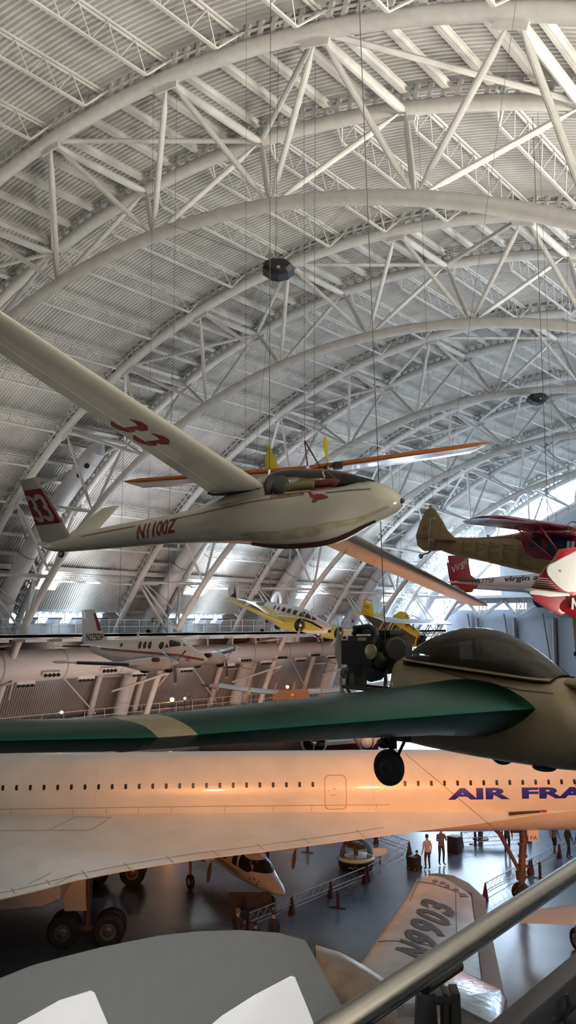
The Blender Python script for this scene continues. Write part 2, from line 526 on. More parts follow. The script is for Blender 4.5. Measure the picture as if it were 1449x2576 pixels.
for i in range(0, 6):
    if i == 0: truss0 = arch_truss(); t = truss0
    else: t = copy_tree(truss0); t.location = (0, TY0+TL*i, 0)
    t['label'] = ['white tubular roof arch nearest the camera across the top of the picture', 'second white roof arch back, its lower chord behind the large hanging black speaker',
        'third white tubular roof arch from the camera', 'fourth white roof arch from the camera, in line with the small far black speaker',
        'fifth white roof arch, last one before the bright glazed end', 'farthest white roof arch seen against the bright glazed end'][i]
tr = copy_tree(truss0); tr.location = (0, TY0-TL, 0); tr['label'] = 'white roof arch almost overhead, its chord out of the top of the picture'
# ================================================================== white sailplane
IVORY = mat('ivory_gelcoat', (.43, .41, .345), .24, noise=.06, nscale=1.5, coat=.6)
MAROON = mat('maroon_paint', (.17, .012, .022), .35)
OLIVE = mat('keel_shade_olive', (.33, .30, .20), .4, noise=.25, nscale=6)  # mostly the shade of the belly, put into the colour
G = thing('glider', 'white single-seat sailplane with maroon 33 and a V tail hanging in mid-air', 'glider', pose(17.864, 9.158, 13.41, .054, .022, -.229))
gk = [(-6.72, .015, .03, -.02, 2), (-6.5, .05, .05, -.11, 2), (-6.2, .085, .10, -.155, 2), (-5.5, .12, .15, -.175, 2), (-4.9, .145, .19, -.185, 2), (-3.9, .18, .235, -.20, 2),
      (-3.3, .205, .28, -.225, 2.1), (-2.9, .235, .30, -.25, 2.3), (-2.55, .27, .31, -.28, 2.6), (-2.2, .29, .32, -.33, 2.9), (-1.98, .295, .31, -.365, 3.1), (-1.5, .30, .29, -.40, 3.2),
      (-1.0, .30, .29, -.385, 3.0), (-.72, .285, .32, -.31, 2.4), (-.55, .265, .36, -.24, 2.1), (-.42, .24, .35, -.195, 2.05), (-.22, .205, .265, -.13, 2), (-.1, .15, .19, -.08, 2), (-.03, .09, .13, -.03, 2), (0, .02, .065, .035, 2)]
fu = fuselage(gk, .16, 40).build('fuselage', IVORY, G, angle=40)
td = fuselage([(-3.5, .06, .265, .1, 2), (-3.2, .13, .30, .0, 2), (-2.9, .185, .375, .0, 2), (-2.55, .225, .49, .0, 2), (-2.2, .25, .61, .0, 2), (-1.99, .252, .655, .0, 2)], .1, 32).build('turtledeck', IVORY, G, angle=50)
gb = bvh_of([fu, td])
# canopy
ck = [(-2.03, .25, .655, .25, 2), (-1.8, .26, .675, .22, 2), (-1.4, .262, .635, .21, 2), (-1.0, .258, .565, .21, 2), (-.75, .245, .49, .24, 2), (-.5, .22, .385, .28, 2), (-.38, .15, .34, .30, 2)]
cn = fuselage(ck, .08, 36, caps=False).build('canopy', glass('canopy_glass', (.93, .93, .92), .88), G)
mb = MB()
for x in (-1.0,):
    hw, zt, zb, e = interp(ck, x)
    mb.path([(x-.12*abs(sin(t)), hw*cos(t), lerp(zt, zb, .5)+(zt-zb)/2*sin(t)) for t in [pi*k/16 for k in range(17)]], .012, 6)
mb.build('canopy_frame', IVORY, cn)
MB().ell((-1.86, 0, .36), (.1, .2, .26), 20, 12).build('headrest', mat('headrest_vinyl', (.07, .075, .08), .7), G)
MB().box((-1.68, -.19, .2), (-1.25, .19, .42)).build('seat_back', mat('seat_tan', (.50, .42, .2), .6), G, bevel=.03)
MB().box((-1.2, -.2, .2), (-.9, .2, .4)).build('seat_harness', mat('harness_red', (.28, .04, .04), .6), G, bevel=.03)
MB().prism([(-.92, .22), (-.45, .25), (-.47, .35), (-.62, .425), (-.8, .43)], (-.16, .16), Matrix.Rotation(pi/2, 4, 'X')).build('instrument_panel', BLACK, G, bevel=.02)
# wings
LE0, LT = (-1.98, 0, .42), (-2.02, 7.62, .72)
for s in (-1, 1):
    secs = [((-2.0, s*.12, .40), .98, .15, 0), ((-2.0, s*.4, .415), .94, .15, 0), ((-2.0, s*3.5, .53), .74, .145, 0), ((-2.02, s*7.3, .70), .45, .13, 0), ((-2.06, s*7.62, .72), .36, .10, 0)]
    wg = wing(secs, 14, .025, sub=3).build('wing', IVORY, G, angle=50)
    if s < 0:
        bw = bvh_of(wg)
        for y in (-2.46, -2.07):
            d = bm_digit3(.52, .31, .125)
            decal('wing_number', MAROON, d, (-2.76, y, -2), (0, 1, 0), (1, 0, 0), bw, G, maxlen=.06, D=(0, 0, 1))
        # aileron / flap gap line under the wing
        MB().path([(-2.0-lerp(.93, .47, t)*.76, lerp(-.45, -7.2, t), 0) for t in (0, 1)], .004, 4)
        mb = MB()
        pts = []
        for k in range(24):
            t = k/23; y = lerp(-.4, -7.2, t); x = -2.0-lerp(.70, .34, t)
            h = bw.ray_cast(V((x, y, -2)), V((0, 0, 1)), 5)
            if h[0]: pts.append(h[0])
        mb.path(pts, .005, 4); mb.build('flap_gap', mat('gap_grey', (.3, .28, .22), .6), wg)
        pts = []
        for k in range(16):
            x = -2.04-.93*k/15
            pts.append(V((x, -.24+.0*k, .40-.055*sin(pi*min(1, (k+2)/17))**.5)))
        MB().path(pts, .014, 6).build('root_seal', BLACK, wg)
# V tail
for s in (-1, 1):
    secs = [((-5.90 if s < 0 else -5.6, s*.05, .03), .75, .09, 0), ((-6.20 if s < 0 else -5.85, s*.75, .86), .42, .09, 0)]
    rv = wing(secs, 8, 0, normal=(0, -s*.75, .7), sub=6).build('ruddervator', IVORY, G, angle=50)
    if s < 0:
        rb = bvh_of(rv)
        n = V((0, -.83, -.70)).normalized()   # outer face looks away from the keel
        U, W = V((1, 0, 0)), V((-.0, -.70, .83)).normalized()
        O = V((-6.9, -.05, .03))
        # red band follows the taper
        def edge(t): return (lerp(-6.65, -6.62, t)+6.9, lerp(-5.9, -6.2, t)+6.9)
        Lf = V((0, .70, .83)).length
        a0, a1 = edge(.27), edge(.83); q0, q1 = .27*Lf, .83*Lf
        decal('red_band', MAROON, bm_poly([[(a0[0]+.012, q0), (a0[1]-.002, q0), (a1[1]-.002, q1), (a1[0]+.012, q1)]]), O, U, W, rb, G, off=.003, maxlen=.08)
        for k, dx in enumerate((.33, .58)):
            dg = bm_digit3(.47, .25, .08)
            bm_xf(dg, lambda x, y: (x*.95-y*.25+dx, y+q0+.05))
            decal('tail_number', IVORY, dg, O, U, W, rb, G, off=.006, maxlen=.05)
MB().box((-6.78, -.02, -.0), (-6.66, .02, .06)).build('rudder_horn', IVORY, G)
wheel(G, (-6.15, 0, -.2), (0, 1, 0), .06, .035, RUBBER, GREYP, 'tail_wheel')
# skid, and keel panel whose dark olive is mostly painted belly shade
pts = []
for k in range(20):
    x = lerp(-2.25, -.35, k/19); hw, zt, zb, e = interp(gk, x); pts.append((x, 0, zb-.006))
MB().path(pts, [.02+.028*sin(pi*k/19) for k in range(20)], 8).build('skid', mat('dark_red_skid', (.05, .015, .012), .5), G)
def side_poly(poly, name, m, parent, bv, off=.008, maxlen=.04, y=-3):
    return decal(name, m, bm_poly([poly]), (0, y, 0), (1, 0, 0), (0, 0, 1), bv, parent, off, maxlen)
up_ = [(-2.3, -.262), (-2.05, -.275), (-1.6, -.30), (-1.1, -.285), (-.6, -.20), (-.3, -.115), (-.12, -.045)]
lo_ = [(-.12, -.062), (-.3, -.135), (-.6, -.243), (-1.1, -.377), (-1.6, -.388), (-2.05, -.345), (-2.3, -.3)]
side_poly(up_+lo_, 'shaded_keel_panel', OLIVE, G, gb)
def stripe(x0, z0, x1, z1, w, m, name='stripe'):
    dx, dz = x1-x0, z1-z0; L = math.hypot(dx, dz); nx, nz = -dz/L*w/2, dx/L*w/2
    side_poly([(x0-nx, z0-nz), (x1-nx, z1-nz), (x1+nx, z1+nz), (x0+nx, z0+nz)], name, m, G, gb)
stripe(-5.62, .02, -4.4, .07, .012, MAROON, 'pinstripe'); stripe(-3.55, .10, -2.0, .175, .012, MAROON, 'pinstripe'); stripe(-2.0, .175, -1.28, .178, .01, MAROON, 'pinstripe'); stripe(-.95, .165, -.33, .165, .01, BLACK, 'pinstripe')
decal('registration', MAROON, bm_text('N1100Z', .30, shear=.18, width=.78, bold=.006), (-4.36, -3, -.135), (1, 0, .04), (0, 0, 1), gb, G, off=.008, maxlen=.04)
decal('lettering', MAROON, bm_text_fit('EXPERIMENTAL', .54, .062, bold=.01, shear=.15), (-1.83, -3, .187), (1, 0, .0), (0, 0, 1), gb, G, off=.007, maxlen=.03)
bird = [(-1.27, .245), (-1.20, .215), (-1.13, .16), (-1.095, .155), (-1.075, .175), (-1.055, .155), (-1.0, .155), (-.93, .12), (-.88, .10), (-.96, .075), (-1.04, .07), (-1.07, .045), (-1.12, .04), (-1.13, .065), (-1.10, .085), (-1.17, .13), (-1.22, .19)]
decal('bird_emblem', MAROON, bm_poly([bird]), (0, -3, 0), (1, 0, 0), (0, 0, 1), gb, G, off=.007, maxlen=.03)
MB().lathe([(.001, .03), (.02, .028), (.03, .012), (.034, 0), (.034, -.02)], (-.0, 0, .05), (1, 0, 0), 16).build('nose_cap', DARK, G)
MB().tube((-2.12, 0, .62), (-2.12, 0, .74), .014, n=8).build('lift_shackle', CHROME, G)
gm = G.matrix_world
p = gm @ V((-2.12, 0, .74)); cable('suspension_cable', p, (p.x, p.y, 30), .005, label='thin steel wire rising from just behind the white glider canopy')
p = gm @ V((-.0, 0, .0)); 
# ================================================================== the big white delta jet
JETW = mat('jet_white', (.74, .73, .70), .3, noise=.07, nscale=.8, coat=.3)
PANEL = mat('panel_seam', (.30, .28, .25), .6)
NAVY = mat('navy_lettering', (.006, .008, .26), .4)
WINB = mat('cabin_window', (.012, .008, .01), .2)
GEARB = mat('gear_bronze', (.16, .085, .06), .4, .3, noise=.3, nscale=4)
C = thing('airliner', 'huge white delta-wing jet airliner lettered AIR FRANCE standing on the hall floor', 'airliner', pose(-6.615, 25.361, 0, .7295, 0, 0))
ckeys = [(-26, .04, 5.62, 5.5, 2), (-22, .55, 6.1, 4.7, 2), (-16, 1.1, 6.4, 3.7, 2.05), (-10, 1.38, 6.47, 3.15, 2.1), (-5, 1.44, 6.48, 3.05, 2.15), (24, 1.44, 6.48, 3.05, 2.15), (28, 1.3, 6.35, 3.2, 2.1), (31, 1.0, 5.95, 3.4, 2), (34, .45, 5.0, 3.75, 2), (35.6, .03, 4.35, 4.25, 2)]
cf = fuselage(ckeys, 1.5, 56).build('fuselage', JETW, C)
cb = bvh_of(cf); sd = side(cb, C); 
le = [(20.6, 1.30, 4.15), (18.5, 1.48, 4.02), (17.4, 1.60, 3.92), (15.6, 1.95, 3.78), (13.8, 2.30, 3.68), (11.5, 3.1, 3.62), (9.4, 3.98, 3.6), (6.4, 5.28, 3.6), (4.23, 6.13, 3.6), (2.9, 6.8, 3.6), (1.65, 7.54, 3.6), (.32, 8.48, 3.6), (-.73, 9.54, 3.6), (-1.6, 10.3, 3.6), (-3.2, 11.1, 3.6), (-6, 11.9, 3.65), (-10.5, 12.75, 3.7), (-15.5, 12.8, 3.72)]
le = le[::-1]
for s in (-1, 1):
    rings = []; N = 16
    xs = []
    for a, b in zip(le, le[1:]):
        m = max(1, int((b[0]-a[0])/.9)); xs += [lerp(a[0], b[0], k/m) for k in range(m)]
    xs.append(20.6)
    for x in xs:
        y, z = interp(le, x); zr = 4.24 if x < 14 else lerp(4.24, 4.19, (x-14)/6.6); zb = 3.12 if x < 10 else lerp(3.12, 4.1, min(1, (x-10)/10.6))
        rt = 3.9 if x > -13 else lerp(3.9, 3.6, (-13-x)/3)
        top = []; bot = []
        for k in range(N+1):
            t = k/N; yy = lerp(1.2, y, t)
            top.append((x, s*yy, lerp(zr, z, 1-(1-t)**1.6 if False else t**.8)-.0 + .03*sin(pi*t)*(1 if x < 12 else 0)))
            bot.append((x, s*yy, min(lerp(zb, z-.03, t**.55), top[-1][2]-.02)))
        rings.append(top+bot[::-1])
    wg = MB().loft(rings).build('wing', JETW, C, angle=40)
    if s < 0:
        wb = bvh_of(wg)
        def wl(lines, w=.03, name='panel_seam'):
            return decal(name, PANEL, bm_lines(lines, w), (0, 0, 9), (1, 0, 0), (0, 1, 0), wb, wg, .006, .3, D=(0, 0, -1))
        # leading edge panels, hatch, slat lines
        L = []
        inn = [(x, -(y-.55)) for x, y, z in le if x < 13 and y > 3]
        L.append(inn)
        for x in (10.6, 8.4, 6.6, 4.9, 3.3, 1.9, .6, -.4, -1.3): 
            y, z = interp(le, x); L.append([(x-.25, -(y-.6)), (x+.05, -(y-.02))])
        L.append([(-12, -3.4), (-1.63, -3.42)]); L.append([(-1.63, -3.42), (-.08, -3.39), (.5, -1.75), (-.97, -1.7), (-1.63, -3.42)])
        for x in (-.6, .2, 1.0): L.append([(x, -8.0), (x-.5, -9.0)])
        wl(L, .035)
        MB().prism([(17.0, 3.98), (18.35, 4.09), (18.35, 4.16), (17.0, 4.12)], (1.545, 1.6), Matrix.Rotation(pi/2, 4, 'X')).build('strake_slot', DARK, C, smooth=False)
        MB().box((18.42, -1.58, 4.09), (18.62, -1.5, 4.17)).build('red_marker', mat('red_paint', (.45, .02, .02), .4), C)
    # engine nacelles
    MB().loft([[(x, s*(5.0+y), z) for y, z in ((-1.3, zt), (1.3, zt), (1.3, zb2), (1.15, zb2-.1), (-1.15, zb2-.1), (-1.3, zb2))] for x, zt, zb2 in ((-13.5, 3.4, 2.7), (-9, 3.5, 2.1), (-4, 3.5, 1.95), (-1.2, 3.3, 2.15), (-.6, 3.25, 2.4))]).build('engine_nacelle', JETW, C, angle=30)
    # main gear
    mb = MB().path([(-.2, s*3.86, 3.5), (0, s*3.86, 2.4), (0, s*3.86, .75)], [.16, .16, .13], 12); mb.path([(-2.2, s*3.3, 3.2), (-.1, s*3.86, 1.5)], .07, 8); mb.path([(.0, s*2.2, 3.2), (0, s*3.86, 1.7)], .07, 8)
    mb.bar((-.95, s*3.86, .62), (.95, s*3.86, .62), .2, .22); 
    for x in (-.84, .84): mb.tube((x, s*(3.86-.5), .6), (x, s*(3.86+.5), .6), .08)
    gs = mb.build('main_gear_leg', GEARB, C)
    for x in (-.84, .84):
        for dy in (-.36, .36): wheel(C, (x, s*3.86+dy, .6), (0, 1, 0), .6, .4, RUBBER, mat('wheel_hub', (.12, .1, .1), .4, .5))
    MB().obox((-.45, s*3.55, 2.05), (.5, 0, .12), (0, .03, 0), (0, 0, .75)).build('gear_door', JETW, C, bevel=.01) if s > 0 else MB().prism([(-1.25, 1.9), (-.9, 1.85), (-.85, 1.25), (0, 1.25), (.1, 3.0), (-.1, 3.1)], (3.93, 3.99), Matrix.Rotation(pi/2, 4, 'X')).build('gear_door', JETW, C, smooth=False)
# nose gear
mb = MB().path([(18.05, 0, 3.4), (18.1, 0, 2.7), (18.0, 0, 1.7), (17.95, 0, .5)], [.17, .17, .15, .12], 14)
for z, r in ((2.45, .19), (1.95, .2), (1.55, .21), (1.1, .19)): mb.tube((18.03, 0, z-.06), (18.03, 0, z+.06), r, n=14)
mb.path([(16.75, 0, 3.15), (17.05, 0, 2.9), (17.85, 0, 1.35)], [.09, .1, .08], 10); mb.path([(16.9, .2, 3.1), (17.75, .05, 1.6)], .05, 8)
mb.tube((17.93, 0, 1.35), (17.93, 0, .95), .24, .2); mb.path([(17.85, -.1, .75), (17.6, -.1, .45), (17.75, -.1, .3)], [.05, .06, .04], 8)
mb.tube((18.0, -.38, .4), (18.0, .38, .4), .07)
mb.build('nose_gear_leg', GEARB, C)
for dy in (-.27, .27): wheel(C, (17.98, dy, .4), (0, 1, 0), .4, .26, RUBBER, MATS['wheel_hub'])
pl = MB().box((18.2, -.33, 2.62), (18.66, -.28, 3.12)).build('gear_plate', JETW, C, bevel=.01)
decal('plate_letters', NAVY, bm_text_fit('FA', .30, .17), (18.29, -.335, 2.68), (1, 0, 0), (0, 0, 1), None, pl, 0)
MB().box((17.55, -.2, 2.95), (17.85, .2, 3.1)).build('landing_light', DARK, C)
# windows
win = [8.76-.553*k for k in range(40)]+[12.65+.56*k for k in range(26)]
k = 0
for x in win:
    z = 5.30 if x < 12 else 5.29
    if x < -4.6 or x > 20.3: continue
    f = sd(bm_xf(bm_poly([bm_rrect(.115, .205, .04)]), lambda a, b: (a+x-.057, b+z-.1)), 'cabin_window', WINB, .008, .3); k += 1
wx = [x for x in win if x < -4.6 or x > 20.3]
sd(bm_merge([(bm_poly([bm_rrect(.115, .205, .04)]), x-.057, 5.2) for x in wx]), 'cabin_window', WINB, .008, .3)['kind'] = 'stuff'
# door outline
sd(bm_xf(bm_ring(bm_rrect(.92, 1.38, .2, 6), [(x*.94+.028, y*.96+.028) for x, y in bm_rrect(.92, 1.38, .2, 6)]), lambda a, b: (a+9.25, b+4.28)), 'door_outline', mat('door_seal', (.42, .22, .16), .6), .008, .1)
sd(bm_merge([(bm_poly([[(0, 0), (.2, 0), (.2, .02), (0, .02)]]), 9.5, 4.86), (bm_poly([[(0, 0), (.09, .0), (.12, .03), (.03, .04)]]), 9.6, 5.1), (bm_poly([[(0, 0), (.05, .0), (.05, .02), (0, .02)]]), 9.38, 5.05)]), 'door_handle_mark', PANEL, .008, .1)
# lettering
for s_, x0, w_ in (('AIR', 14.45, 2.66), ('FRANCE', 17.62, 5.9)):
    sd(bm_xf(bm_text_fit(s_, w_, .47, bold=.045), lambda a, b: (a+x0, b+4.62)), 'airline_lettering', NAVY, .01, .15)
sd(bm_lines([[(-14, 4.45), (3.87, 4.48), (12, 4.45)]], .025), 'panel_seam', PANEL, .008, .4)
sd(bm_lines([[(x, 4.22), (x+.02, 4.46)] for x in (-3.6, -1.1, .25, 1.55, 2.9, 5.1, 7.1, 8.7, 11.4)], .02), 'panel_seam', PANEL, .008, .4)
for x in (-.2, 5.66, 11.3): sd(bm_lines([[(x, 4.6), (x, 6.1)]], .012), 'skin_joint', mat('skin_joint', (.55, .5, .45), .5), .006, .2)
MB().prism([(-25, 5.6), (-14, 6.4), (-16.5, 7.6), (-22.5, 11.6), (-25.5, 11.6)], (-.1, .1), Matrix.Rotation(pi/2, 4, 'X')).build('tail_fin', JETW, C, bevel=.04)
# ================================================================== white twin turboprop hanging by the wall
PW = mat('plane_white', (.70, .69, .67), .25, noise=.05, coat=.4)
K = thing('propeller_airplane', 'white twin-engine airplane with N275DP on its fin, hanging before the big duct', 'airplane', pose(-9.768, 35.764, 10.089, .0206, .016, .0295))
kk = [(-11.5, .03, .75, .55, 2), (-10.6, .17, .95, .30, 2), (-9.5, .35, 1.06, .0, 2), (-8, .56, 1.12, -.36, 2.1), (-6.5, .67, 1.18, -.5, 2.3), (-5, .69, 1.21, -.58, 2.4), (-3.9, .69, 1.2, -.6, 2.4), (-3.1, .66, 1.14, -.6, 2.3), (-2.7, .62, 1.02, -.58, 2.2), (-2.35, .56, .82, -.56, 2.1), (-1.9, .47, .54, -.52, 2), (-1.3, .3, .24, -.4, 2), (-.95, .14, .06, -.27, 2), (-.8, .02, -.05, -.15, 2)]
kf = fuselage(kk, .35, 32).build('fuselage', PW, K); kb = bvh_of(kf); ks = side(kb, K)
SMOKE = mat('dark_window', (.015, .018, .022), .12)
for x in (-4.54, -4.95+.0, -5.36): ks(bm_xf(bm_poly([[(.15*cos(t), .21*sin(t)) for t in [2*pi*k/14 for k in range(14)]]]), lambda a, b: (a+x-.15, b+.74)), 'cabin_window', SMOKE)
ks(bm_xf(bm_poly([[(.2*cos(t), .21*sin(t)) for t in [2*pi*k/14 for k in range(14)]]]), lambda a, b: (a-3.75, b+.72)), 'cabin_window', SMOKE)
ks(bm_xf(bm_poly([[(.13*cos(t), .12*sin(t)) for t in [2*pi*k/14 for k in range(14)]]]), lambda a, b: (a-7.15, b+.74)), 'cabin_window', SMOKE)
ks([(-3.45, .6), (-3.15, .6), (-3.38, .86)], 'cabin_window', SMOKE)
ks([(-3.1, .62), (-2.45, .68), (-2.6, .95), (-2.75, 1.02), (-3.3, 1.0)], 'windscreen', SMOKE)
ks([(-2.38, .7), (-2.02, .62), (-2.3, .84), (-2.5, .96)], 'windscreen', SMOKE)
REDS = mat('red_stripe', (.2, .015, .03), .3)
ks(bm_lines([[(-9.2, .55), (-6.5, .42), (-2.5, .2), (-.95, -.08)]], .07), 'side_stripe', REDS); ks(bm_lines([[(-9.2, .47), (-6.5, .35), (-2.5, .12), (-.95, -.14)]], .035), 'side_stripe', BLACK)
ks([(-2.02, -.18), (-1.75, -.18), (-1.75, .1), (-2.02, .1)], 'nose_vent', GREYP)
for s in (-1, 1):
    w1 = wing([((-3.6, s*.4, -.42), 2.2, .15, 0), ((-3.7, s*2.1, -.30), 2.0, .15, 0), ((-4.25, s*6.7, .15), 1.0, .12, 0), ((-4.5, s*6.95, .19), .6, .1, 0)], 8, sub=2).build('wing', PW, K)
    MB().path([(-3.71+.0, s*3.2, -.19), (-4.24, s*6.3, .11)], .085, 8).build('deicer_boot', BLACK, w1)
    MB().ell((-4.75, s*6.95, .19), (.65, .09, .09)).build('tip_fairing', PW, w1)
    nk = [(-5.6, .04, -.15, -.35, 2, s*2.1), (-4.6, .28, .0, -.5, 2, s*2.1), (-3.4, .38, .12, -.62, 2.2, s*2.1), (-2.3, .36, .18, -.58, 2.2, s*2.1), (-1.6, .28, .13, -.5, 2, s*2.1), (-1.45, .2, .05, -.36, 2, s*2.1)]
    nc = fuselage(nk, .3, 20).build('engine_nacelle', PW, K)
    sp = MB().lathe([(.2, -1.5), (.19, -1.35), (.13, -1.15), (.01, -.98)], (0, s*2.1, -.15), (1, 0, 0), 18).build('spinner', PW, K)
    MB().ell((-1.75, s*2.1, -.52), (.28, .2, .16)).build('air_intake', BLACK, nc)
    MB().tube((-2.5, s*2.1-.42, .05), (-2.1, s*2.1-.42, .05), .12).build('exhaust_stub', mat('exhaust_red', (.09, .03, .03), .6), nc)
    MB().tube((-2.5, s*2.1+.42, .05), (-2.1, s*2.1+.42, .05), .12).build('exhaust_stub', MATS['exhaust_red'], nc)
    for a in (-90, 35, 145):
        b = blade((-1.27, s*2.1, -.15), (1, 0, 0), (0, cos(radians(a)), sin(radians(a))), 1.16, .2).build('propeller_blade', mat('blade_grey', (.06, .06, .065), .35), K)
        d = V((0, cos(radians(a)), sin(radians(a))))
        MB().obox(V((-1.27, s*2.1, -.15))+d*1.1, V((.03, 0, 0)), d.cross(V((1, 0, 0)))*.06, d*.035).build('tip_band', PW, b, smooth=False)
    MB().ell((-3.6, s*2.1, -.6), (.35, .16, .14)).build('wheel_well', BLACK, K)
    st = wing([((-9.7, s*.1, .62), 1.2, .1, 0), ((-10.3, s*2.6, .78), .7, .09, 0)], 7, 0, sub=2).build('tailplane', PW, K)
    MB().path([(-9.72, s*.8, .665), (-10.28, s*2.4, .77)], .05, 6).build('deicer_boot', BLACK, st)
fin = MB().loft([[(x, y, z) for x, y in ((xl, 0), (xl-.25*(xl-xt)/1, .06), (xt, 0), (xl-.25*(xl-xt), -.06))] for xl, xt, z in ((-8.4, -11.3, .85), (-9.3, -11.35, 1.25), (-10.15, -11.4, 2.85), (-10.25, -11.3, 2.92))]).build('tail_fin', PW, K, angle=25)
fb = bvh_of(fin); fs = side(fb, K)
fs([(-9.55, 1.6), (-10.05, 2.7), (-10.25, 2.7), (-9.85, 1.6)], 'fin_stripe', REDS, .01); fs([(-9.0, 1.3), (-9.25, 1.3), (-10.0, 2.8), (-10.12, 2.85)][::-1], 'fin_stripe', BLACK, .012)
fs(bm_xf(bm_text_fit('N275DP', 1.65, .45, bold=.02), lambda a, b: (a-10.95, b+.98)), 'registration', BLACK, .02)
MB().box((-6.4, -.02, 1.15), (-6.25, .02, 1.5)).build('antenna', PW, K)
for x in (-3.9, -8.0): 
    p = K.matrix_world @ V((x, 0, 1.22)); cable('suspension_cable', p, (p.x, p.y, 27), .012, 'thin steel wire holding up the white twin-engine airplane', 'wires of the white twin-engine airplane')

# ================================================================== yellow and white twin radial
YEL = mat('lemon_paint', (.55, .50, .10), .3, noise=.08, coat=.3)
B = thing('propeller_airplane', 'white and yellow twin-tailed airplane with radial engines, hanging nose-down above the duct', 'airplane', pose(-14.897, 53.169, 11.703, -.2344, -.1693, -.1618))
bk = [(-10.6, .05, .42, .3, 2), (-9, .25, .6, .1, 2), (-7.5, .45, .76, -.2, 2), (-6, .6, .86, -.5, 2.2), (-4.4, .68, .92, -.75, 2.3), (-3.3, .7, .92, -.82, 2.3), (-2.6, .69, .86, -.85, 2.2), (-2.1, .64, .74, -.85, 2.1), (-1.5, .55, .56, -.8, 2), (-.8, .42, .42, -.68, 2), (-.2, .3, .28, -.55, 2), (.2, .17, .12, -.38, 2), (.38, .03, -.05, -.2, 2)]
bf = fuselage(bk, .35, 32).build('fuselage', [PW], B); bb = bvh_of(bf); bs = side(bb, B)
bs([(-8.6, .42), (-6, .1), (-4.2, -.2), (-3.2, .1), (-1.3, .05), (.1, -.2), (-.3, -.35), (-1.6, -.62), (-4, -.72), (-6.2, -.42), (-8.6, .2)], 'yellow_flash', YEL, .012, .3)
bs([(-3.3, .22), (-1.2, .12), (-.1, -.14), (-.3, -.22), (-1.4, -.02), (-3.3, .1)], 'black_flash', BLACK, .02, .3)
for x, w_ in ((-6.0, .22), (-5.45, .22)): bs(bm_xf(bm_poly([[(w_*.5*cos(t), w_*.8*sin(t)) for t in [2*pi*k/12 for k in range(12)]]]), lambda a, b: (a+x, b+.45)), 'cabin_window', SMOKE, .02)
for x in (-4.95, -4.25, -3.5): bs(bm_xf(bm_poly([bm_rrect(.42, .34, .08)]), lambda a, b: (a+x, b+.3)), 'cabin_window', SMOKE, .02)
bs([(-2.75, .3), (-2.2, .28), (-2.35, .68), (-2.6, .72)], 'windscreen', SMOKE, .02); bs([(-2.12, .28), (-1.5, .26), (-1.75, .5), (-2.2, .66)], 'windscreen', SMOKE, .02); bs([(-1.42, .26), (-1.0, .26), (-1.2, .42), (-1.6, .48)], 'windscreen', SMOKE, .02)
bs([(-8.9, .5), (-7.6, .75), (-7.6, .35), (-8.7, .3)], 'green_panel', mat('dark_green', (.02, .06, .05), .4), .02)
for s in (-1, 1):
    w1 = wing([((-1.7, s*.5, -.55), 3.0, .16, 2), ((-1.9, s*2.0, -.5), 2.7, .16, 2), ((-2.5, s*6.6, .25), 1.2, .12, 1), ((-2.9, s*7.2, .38), .6, .1, 0)], 8, sub=2).build('wing', YEL, B)
    nk = [(-4.4, .1, -.25, -.5, 2, s*2), (-3.2, .42, .1, -.85, 2, s*2), (-2.0, .52, .22, -.92, 2, s*2), (-1.4, .56, .27, -.88, 2, s*2), (-.95, .55, .24, -.86, 2, s*2), (-.8, .5, .19, -.81, 2, s*2)]
    nc = fuselage(nk, .3, 24, caps=False).build('engine_cowling', YEL, B)
    mb = MB().tube((-1.3, s*2, -.31), (-1.1, s*2, -.31), .5, n=20)
    for k in range(9):
        a = 2*pi*k/9; mb.tube((-1.0, s*2+.15*cos(a), -.31+.15*sin(a)), (-1.0, s*2+.42*cos(a), -.31+.42*sin(a)), .1, n=8)
    mb.build('radial_engine', BLACK, nc)
    MB().lathe([(.15, -1.0), (.15, -.72), (.08, -.62), (.01, -.58)], (0, s*2, -.31), (1, 0, 0), 14).build('propeller_hub', CHROME, B)
    for a in ((92, 270) if s < 0 else (60, 240)):
        blade((-.72, s*2, -.31), (1, 0, 0), (0, cos(radians(a)), sin(radians(a))), 1.25, .2).build('propeller_blade', GREYP, B)
    MB().ell((-3.3, s*2, -.85), (.38, .16, .26)).build('wheel_well', BLACK, B)
    fk = [(-10.35, .9), (-9.9, .3), (-8.75, .35), (-8.95, 1.2), (-9.3, 1.68), (-9.85, 1.72), (-10.2, 1.4)]
    fo = MB().prism(fk, (-s*2.3-.04, -s*2.3+.04), Matrix.Rotation(pi/2, 4, 'X')).build('tail_fin', PW, B, bevel=.02)
    MB().prism([(-8.85, .45), (-9.8, .42), (-9.35, .8), (-9.6, 1.5)], (-s*2.3-.05, -s*2.3+.05), Matrix.Rotation(pi/2, 4, 'X')).build('fin_flash', BLACK, fo, smooth=False)
st = wing([((-9.1, -2.35, .42), 1.0, .1, 0), ((-8.9, 0, .42), 1.2, .1, 0), ((-9.1, 2.35, .42), 1.0, .1, 0)], 7, 0).build('tailplane', PW, B)
MB().ell((.3, 0, -.25), (.18, .12, .12)).build('nose_light', BLACK, B)
MB().path([(-2.2, 0, .75), (-2.2, 0, 1.0), (-2.0, 0, 1.05)], .02, 5).build('antenna', DARK, B)
mb = MB().tube((-.6, 0, -.65), (-.55, 0, -1.1), .04); mb.build('nose_gear', DARK, B); wheel(B, (-.5, 0, -1.15), (0, 1, 0), .2, .1, RUBBER, GREYP, 'nose_wheel')
for x, dx in ((-1.9, 0), (-7.5, 0)):
    p = B.matrix_world @ V((x, 0, .78)); cable('suspension_cable', p, (p.x+dx, p.y, 24), .012, 'thin steel wire holding up the yellow and white twin-tailed airplane', 'wires of the yellow and white twin')

